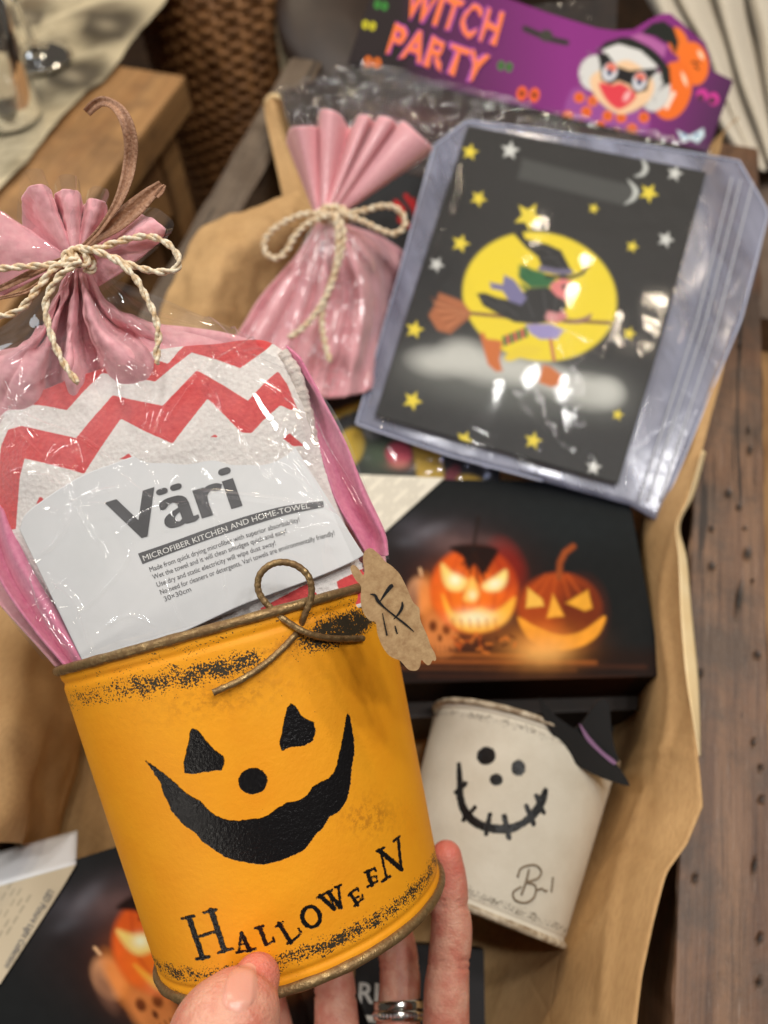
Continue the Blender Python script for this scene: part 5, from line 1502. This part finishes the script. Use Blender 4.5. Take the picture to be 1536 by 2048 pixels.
# skirt of felt below the knot
k2 = [(136 + 34 * t, 534 + 3 * math.sin(t * 3.1), .2385 - .003 * math.sin(t * 3.14)) for t in np.linspace(0, 1, 15)]
r1 = [(60, 690, .247), (72, 672, .243), (84, 665, .239), (96, 662, .245), (106, 660, .238), (118, 662, .247), (130, 664, .249), (138, 660, .238), (150, 660, .240), (162, 655, .248), (176, 648, .238), (192, 642, .236), (206, 634, .246), (222, 628, .243), (238, 622, .249)]
r2 = [(-90, 800, .254), (-40, 745, .247), (10, 735, .240), (50, 745, .238), (84, 755, .242), (96, 762, .252), (122, 762, .253), (134, 755, .239), (160, 750, .241), (190, 745, .251), (226, 735, .240), (265, 722, .238), (310, 705, .246), (370, 690, .247), (440, 685, .251)]
r3 = [(-130, 900, .262), (-60, 860, .255), (10, 850, .249), (60, 850, .249), (100, 860, .251), (120, 860, .258), (140, 850, .258), (160, 850, .250), (190, 840, .251), (220, 840, .256), (270, 830, .250), (330, 810, .250), (400, 790, .254), (480, 770, .256), (560, 740, .258)]
P = loft([k2, r1, r2, r3], 260, 110)
P += normals(P) * (nz(P, 90, 2, 3) * .0007 - ridges(P, [([(150, 560), (120, 650), (100, 740)], 4, .0012), ([(160, 570), (170, 660), (200, 740)], 4, .0012), ([(170, 570), (230, 650), (330, 690)], 4, .001), ([(145, 560), (90, 650), (30, 710)], 4, .001), ([(230, 640), (300, 700), (330, 760)], 5, .001), ([(60, 690), (20, 760), (0, 820)], 5, .001), ([(135, 640), (150, 700), (140, 760)], 3, .0008)]))[..., None]
grid('pouch', P, M['pink'], gb, .0006)
# cellophane over everything
def CF(pts, o): return RD(pts, o)
rowsC = [[(134 + 36 * t, 534, .2355 - .001 * math.sin(t * 3.1)) for t in np.linspace(0, 1, 9)],
         CF([(20, 640), (60, 636), (100, 632), (135, 628), (170, 622), (205, 614), (240, 604), (280, 594), (330, 596)], -.007),
         CF([(-110, 730), (-40, 722), (40, 712), (120, 706), (200, 694), (290, 678), (370, 664), (440, 650), (505, 672)], -.009),
         CF([(-120, 920), (-40, 905), (60, 890), (160, 872), (270, 850), (380, 830), (480, 812), (570, 800), (655, 806)], -.012),
         CF([(-60, 1100), (20, 1095), (120, 1082), (230, 1060), (340, 1035), (450, 1012), (550, 995), (650, 985), (738, 990)], -.0125),
         CF([(86, 1318), (140, 1318), (220, 1300), (320, 1270), (420, 1240), (520, 1205), (620, 1165), (710, 1130), (780, 1118)], -.0085)]
for r in rowsC[1:]:
    for j in (0, 8): r[j] = (r[j][0], r[j][1], r[j][2] + .010)
    for j in (1, 7): r[j] = (r[j][0], r[j][1], r[j][2] + .003)
P = loft(rowsC, 420, 440)
tt = np.linspace(0, 1, 440)[:, None]
RDG = [([(395, 985), (450, 990), (540, 1000), (640, 1020), (700, 1056)], 6, .0016), ([(425, 1000), (438, 1080), (452, 1200)], 3.5, .0010), ([(395, 980), (440, 1040), (470, 1090)], 3.5, .0008),
       ([(330, 1160), (360, 1230), (388, 1270)], 3, .0008), ([(150, 1005), (180, 1060), (215, 1110)], 4, .0012), ([(150, 1005), (120, 1080), (70, 1120)], 4, .0012), ([(150, 1005), (200, 985), (250, 975)], 4, .001), ([(150, 1005), (110, 960), (60, 950)], 4, .001), ([(150, 1005), (160, 930), (150, 880)], 4, .0008),
       ([(270, 930), (300, 800), (255, 740)], 3.5, .0009), ([(400, 745), (330, 690), (270, 640), (215, 600)], 3.5, .0011), ([(400, 745), (470, 700), (520, 665)], 3.5, .001), ([(400, 745), (340, 800), (300, 900)], 3.5, .0009), ([(400, 745), (430, 720), (540, 690)], 3.5, .0006),
       ([(225, 600), (260, 660), (300, 700), (380, 720)], 3.5, .0009), ([(215, 620), (225, 690), (265, 730)], 4, .001), ([(30, 820), (90, 850), (170, 880), (240, 935)], 3.5, .0012), ([(30, 820), (40, 880), (20, 900)], 3.5, .001), ([(30, 820), (-10, 880), (-40, 930)], 3.5, .001), ([(30, 820), (60, 780), (110, 740)], 3.5, .0008),
       ([(560, 930), (600, 960), (640, 1000)], 4, .0011), ([(600, 990), (660, 1030), (710, 1070)], 3.5, .001), ([(570, 900), (610, 940), (650, 1010), (690, 1060)], 4, .0009), ([(470, 690), (500, 740), (560, 780), (620, 830)], 3.5, .0008),
       ([(100, 1150), (160, 1210), (190, 1300)], 4, .001), ([(150, 1240), (200, 1190), (250, 1130), (260, 1090)], 3.5, .0009), ([(200, 1260), (260, 1230), (310, 1250)], 3.5, .0007), ([(60, 1130), (100, 1230), (160, 1310)], 4, .0012),
       ([(120, 700), (180, 690), (240, 700)], 3.5, .0010), ([(20, 720), (60, 700), (110, 700)], 3.5, .001), ([(170, 640), (200, 700), (190, 760)], 3.5, .001), ([(290, 850), (360, 900), (420, 960)], 3, .0006), ([(480, 850), (500, 920), (560, 970)], 3, .0006), ([(620, 830), (650, 900), (700, 980), (745, 1060)], 4, .0014)]
rr_ = random.Random(3)
for (cx_, cy_) in [(30, 820), (400, 745), (150, 1005), (225, 690), (560, 900), (330, 1010), (600, 1060), (90, 1200), (480, 700), (100, 930)]:
    a0 = rr_.random() * 6.3
    for k_ in range(7):
        an = a0 + k_ * .9 + rr_.uniform(-.3, .3); ln = rr_.uniform(35, 120)
        p1_ = (cx_ + math.cos(an) * ln * .5 + rr_.uniform(-6, 6), cy_ + math.sin(an) * ln * .5 + rr_.uniform(-6, 6))
        RDG.append(([(cx_, cy_), p1_, (cx_ + math.cos(an) * ln, cy_ + math.sin(an) * ln)], 2.6, rr_.uniform(.0004, .0010)))
P += normals(P) * (nz(P, 26, 7, 2) * .0018 * np.clip(tt * 2.5, .1, 1) + ridges(P, RDG) * 1.7)[..., None]
grid('cellophane', P, M['film'], gb)

# twine bow and raffia
def z3(x, y, d): return (x * .3125, 150 + y * .3125, d)
def tw(pts, d, n=260): return twine_geo(pxpath([z3(x, y, d + (q[0] if q else 0)) for x, y, *q in pts], n), .00088, 210)
geo = [tw([(480, 1150), (560, 1125), (640, 1105), (780, 1060), (900, 1035), (990, 1040), (1080, 1085), (1140, 1160), (1140, 1225), (1080, 1255), (980, 1255), (850, 1220), (720, 1165), (600, 1130), (500, 1115)], .2300, 420),
       tw([(520, 1110), (620, 1130), (740, 1185), (860, 1290), (935, 1420), (990, 1540), (1015, 1660), (1005, 1760), (1005, 1850)], .2275, 320),
       tw([(520, 1190), (440, 1240), (370, 1300), (310, 1400), (292, 1490), (310, 1600), (345, 1710), (385, 1800), (430, 1880), (500, 1972)], .2265, 340),
       tw([(500, 1170), (420, 1200), (340, 1240), (280, 1315), (215, 1400), (150, 1480), (70, 1530), (-60, 1545)], .2280, 300),
       tw([(480, 1160), (380, 1205), (240, 1220), (100, 1230), (-60, 1250), (-200, 1300), (-260, 1400), (-150, 1520), (-60, 1545)], .2290, 300),
       tw([(430, 1230), (410, 1180), (430, 1140), (490, 1180), (530, 1220), (560, 1190), (520, 1110), (470, 1120), (480, 1170)], .2285, 160),
       tw([(540, 1240), (590, 1250), (600, 1200), (540, 1130), (470, 1110), (440, 1160)], .2305, 120)]
v, f = merge(geo); link('twine_bow', v, f, M['twine'], gb)
def raff_mat():
    m = NT('brown_raffia')
    m.set(base=m.mix(m.rng(m.noise(900, 4, .7), .35, .65), C(150, 104, 76), C(190, 146, 116)), rough=.5)
    m.bump(m.noise(1300, 3), .8, .0006)
    return m.m
RF = raff_mat()
def ribbon(nm, pts, d, n=90):
    g = cr([(*z3(x, y, 0)[:2], w * .3125, d + (q[0] if q else 0)) for x, y, w, *q in pts], n)
    x, y, w, dd = g.T
    tx, ty = np.gradient(x), np.gradient(y); L = np.hypot(tx, ty) + 1e-9; nx, ny = -ty / L, tx / L
    k = np.linspace(-1, 1, 13)
    X = x[:, None] + nx[:, None] * w[:, None] / 2 * k; Y = y[:, None] + ny[:, None] * w[:, None] / 2 * k
    fold = .00035 * np.cos(k * 4)[None] * (w / 20)[:, None] + .00015 * np.cos(k * 15)[None]
    P = V(X, Y, dd[:, None] + fold)
    return grid(nm, P, RF, gb, .0003)
ribbon('raffia', [(520, 1110, 30), (620, 1010, 34), (700, 900, 40), (760, 800, 62), (805, 680, 78), (830, 560, 86), (838, 440, 88, -.002), (815, 320, 84, -.004), (770, 230, 74, -.004), (710, 180, 60, 0), (650, 168, 66, .004), (600, 195, 70, .006), (555, 240, 60, .008)], .2310)
ribbon('raffia', [(520, 1130, 40), (620, 1040, 70), (740, 950, 110), (860, 850, 120), (960, 760, 90), (1035, 700, 60)], .2335)
ribbon('raffia', [(1000, 780, 30), (1030, 740, 40), (1055, 705, 14)], .2330, 20)
ribbon('raffia', [(500, 1150, 22), (360, 1200, 40), (200, 1270, 50), (60, 1340, 40), (-80, 1400, 30)], .2320)
ribbon('raffia', [(500, 1170, 20), (360, 1250, 34), (200, 1370, 26), (60, 1415, 20), (-80, 1440, 16)], .2310)

# ================================================================== HAND
def chain(pts, n=40, k=22):
    """pts (px,py,d,radius m) -> closed tapered tube with rounded ends"""
    g = cr([(*V(x, y, d), r) for x, y, d, r in pts], n)
    path, r = g[:, :3], g[:, 3]
    L = np.r_[0, np.cumsum(np.linalg.norm(np.diff(path, axis=0), axis=1))]
    # round the free ends
    d0 = L; d1 = L[-1] - L
    r = np.maximum(r, .0003)
    rr = r.copy()
    T = np.gradient(path, axis=0); T /= np.linalg.norm(T, axis=1, keepdims=True)
    cap0 = [(path[0] - T[0] * r[0] * math.sin(a), r[0] * math.cos(a)) for a in np.linspace(1.5, .15, 8)]
    cap1 = [(path[-1] + T[-1] * r[-1] * math.sin(a), r[-1] * math.cos(a)) for a in np.linspace(.15, 1.5, 8)]
    path = np.vstack([[p for p, _ in cap0], path, [p for p, _ in cap1]]); rr = np.r_[[q for _, q in cap0], rr, [q for _, q in cap1]]
    return tube_geo(path, rr, k)
HP = []
# little finger along the tin's right side
HP.append(chain([(893, 1712, .281, .0058), (897, 1760, .281, .0070), (900, 1812, .280, .0072), (903, 1860, .279, .0078), (897, 1930, .277, .0078), (893, 1985, .275, .0084), (892, 2060, .273, .0086), (888, 2200, .268, .0092), (860, 2420, .262, .0105)]))
# ring finger
HP.append(chain([(775, 1800, .318, .0066), (785, 1850, .312, .0072), (795, 1900, .306, .0080), (800, 1960, .300, .0082), (797, 2020, .294, .0085), (795, 2100, .288, .0092), (790, 2230, .280, .0096), (770, 2430, .268, .011)]))
# middle finger
HP.append(chain([(640, 1830, .322, .0068), (655, 1900, .316, .0074), (668, 1960, .310, .0084), (672, 2020, .304, .0088), (675, 2100, .296, .0094), (675, 2240, .286, .0102), (665, 2450, .272, .012)]))
# forefinger, out of sight behind the thumb
HP.append(chain([(500, 1890, .325, .0068), (520, 1960, .316, .0076), (540, 2040, .308, .0084), (555, 2130, .298, .0090), (565, 2260, .288, .0100), (570, 2460, .274, .012)]))
# thumb across the front
HP.append(chain([(514, 1956, .2045, .0064), (506, 1972, .2030, .0080), (488, 2004, .1992, .0112), (466, 2044, .1962, .0140), (446, 2092, .196, .0152), (436, 2150, .198, .0144), (430, 2240, .206, .0132), (450, 2400, .226, .0150), (520, 2560, .246, .018)]))
# palm and wrist
HP.append(chain([(870, 2400, .262, .012), (850, 2560, .258, .017), (790, 2760, .254, .018), (700, 2950, .252, .020)]))
HP.append(chain([(770, 2420, .268, .012), (750, 2580, .264, .017), (700, 2780, .258, .019), (640, 2950, .254, .020)]))
HP.append(chain([(665, 2440, .272, .013), (650, 2600, .268, .017), (620, 2780, .262, .019), (600, 2950, .256, .020)]))
HP.append(chain([(570, 2440, .274, .013), (565, 2600, .270, .017), (560, 2780, .264, .019), (570, 2950, .256, .020)]))
HP.append(chain([(520, 2520, .248, .017), (560, 2700, .250, .020), (600, 2900, .252, .021), (640, 3050, .252, .022)]))
HP.append(chain([(640, 2850, .254, .026), (650, 3100, .252, .026), (660, 3500, .250, .028), (670, 4000, .250, .034)]))
v, f = merge(HP)
hand = link('person', v, f, M['skin'], None, True, None, V(640, 2900, .256))
md_ = hand.modifiers.new('skin_union', 'REMESH'); md_.mode = 'VOXEL'; md_.voxel_size = .0009; md_.use_smooth_shade = True
sm = hand.modifiers.new('smooth', 'SMOOTH'); sm.iterations = 6; sm.factor = .5
dg = bpy.context.evaluated_depsgraph_get(); dg.update()
me2 = bpy.data.meshes.new_from_object(hand.evaluated_get(dg))
hand.modifiers.clear(); hand.data = me2
co = np.empty(len(me2.vertices) * 3); me2.vertices.foreach_get('co', co); co = co.reshape(-1, 3) + ROOT[hand.name]
tips = [V(893, 1705, .281), V(505, 1950, .204)]
tipw = np.zeros(len(co))
for tp, s in zip(tips, (.012, .010)): tipw = np.maximum(tipw, np.exp(-(np.linalg.norm(co - tp, axis=1) / s) ** 2))
X, Y = PROJ(co)
# creases at the finger joints: shallow grooves across the finger
nrm = np.empty(len(co) * 3)
me2.vertices.foreach_get('normal', nrm); nrm = nrm.reshape(-1, 3)
dep = np.zeros(len(co))
q = (co - CAM) @ FWD
for (ax, ay, bx, by, zr, w) in [(850, 1800, 945, 1806, .26, 2.2), (850, 1812, 945, 1816, .26, 2.0), (848, 1926, 945, 1922, .26, 2.5), (848, 1937, 945, 1936, .26, 2.0), (750, 1925, 850, 1926, .28, 2.4), (750, 1937, 850, 1937, .28, 2.0), (615, 1990, 725, 1992, .29, 2.4)]:
    d = sd_seg(X, Y, (ax, ay), (bx, by), 0) + 2.5 * np.sin(X * .12)
    dep += np.where(q > zr - .02, np.exp(-(d / w) ** 2), 0) * .0006
co2 = co - nrm * dep[:, None]
me2.vertices.foreach_set('co', (co2 - ROOT[hand.name]).ravel())
at = me2.attributes.new('tip', 'FLOAT', 'POINT'); at.data.foreach_set('value', tipw.astype(np.float32))
me2.polygons.foreach_set('use_smooth', [True] * len(me2.polygons))
me2.update()
tag(hand, 'left hand with two silver rings holding up the orange tin', 'person')
# thumb nail: a curved plate on the thumb
from mathutils.bvhtree import BVHTree
bvh = BVHTree.FromPolygons([tuple(p) for p in co2], [tuple(p.vertices) for p in me2.polygons])
def hit(px, py, back):
    r = V(px, py, 1.0) - CAM; r /= np.linalg.norm(r)
    loc, nn, i, dd_ = bvh.ray_cast(Vector(CAM), Vector(r))
    return (np.array(loc[:]), np.array(nn[:])) if loc is not None else (None, None)
NA = [(453, 1958), (462, 1940), (480, 1927), (500, 1922), (513, 1931)]
NBm = [(446, 1982), (458, 1968), (480, 1958), (502, 1956), (517, 1962)]
NC = [(444, 2004), (456, 1998), (480, 1994), (500, 1992), (514, 1994)]
ND = [(452, 2018), (462, 2022), (478, 2024), (492, 2018), (504, 2008)]
G = loft_px([[(x, y, 0) for x, y in r] for r in (NA, NBm, NC, ND)], 22, 22)
P = np.zeros(G.shape)
for i in range(22):
    for j in range(22):
        p, nn = hit(G[i, j, 0], G[i, j, 1], 0)
        if p is None: p, nn = V(G[i, j, 0], G[i, j, 1], .2), -FWD
        e = min(i, 21 - i, j, 21 - j) / 10.5
        P[i, j] = p + nn * (-.0001 + .0006 * min(1, e * 2.2)) + (-FWD) * .0001
nl = grid('thumb_nail', P, M['nail'], hand)
# rings
def ring(nm, py, r, rad, tilt, stones=False):
    d = .294 + (2020 - py) * .0001
    c = V(797, py, d)
    ax = V(795, 2100, .288) - V(798, 1960, .300); ax /= np.linalg.norm(ax)
    ux = RIGHT - ax * (RIGHT @ ax); ux /= np.linalg.norm(ux); uy = np.cross(ax, ux)
    ax2 = ax + ux * tilt; ax2 /= np.linalg.norm(ax2); ux = ux - ax2 * (ux @ ax2); ux /= np.linalg.norm(ux); uy = np.cross(ax2, ux)
    th = np.linspace(0, 2 * math.pi, 120, endpoint=False)
    rd = np.cos(th)[:, None] * ux + np.sin(th)[:, None] * uy
    prof = [(-.5, 0), (-.5, 1), (-.3, 1.25), (0, 1.35), (.3, 1.25), (.5, 1), (.5, 0), (0, -.1)]
    P = np.stack([c + rd * (r + b * .0009) + ax2 * a_ * rad for a_, b in prof], 1)
    n, k = 120, len(prof)
    F = [(i * k + j, i * k + (j + 1) % k, ((i + 1) % n) * k + (j + 1) % k, ((i + 1) % n) * k + j) for i in range(n) for j in range(k)]
    o = link(nm, P, F, M['silver'], hand)
    if stones:
        parts = []
        for i in range(40):
            t = 2 * math.pi * i / 40
            rdd = math.cos(t) * ux + math.sin(t) * uy; tg = -math.sin(t) * ux + math.cos(t) * uy
            cc = c + rdd * (r + .0012); s = .00075
            vv = [cc + rdd * s * .8, cc + tg * s + ax2 * s * .4, cc + ax2 * s - tg * s * .4, cc - tg * s - ax2 * s * .4, cc - ax2 * s + tg * s * .4]
            parts.append((vv, [(0, 1, 2), (0, 2, 3), (0, 3, 4), (0, 4, 1)]))
        v, f = merge(parts); link('ring_stones', v, f, M['gem'], hand, False)
    return o
ring('plain_ring', 2010, .0087, .0032, .08)
ring('stone_ring', 2030, .0088, .0034, .04, True)
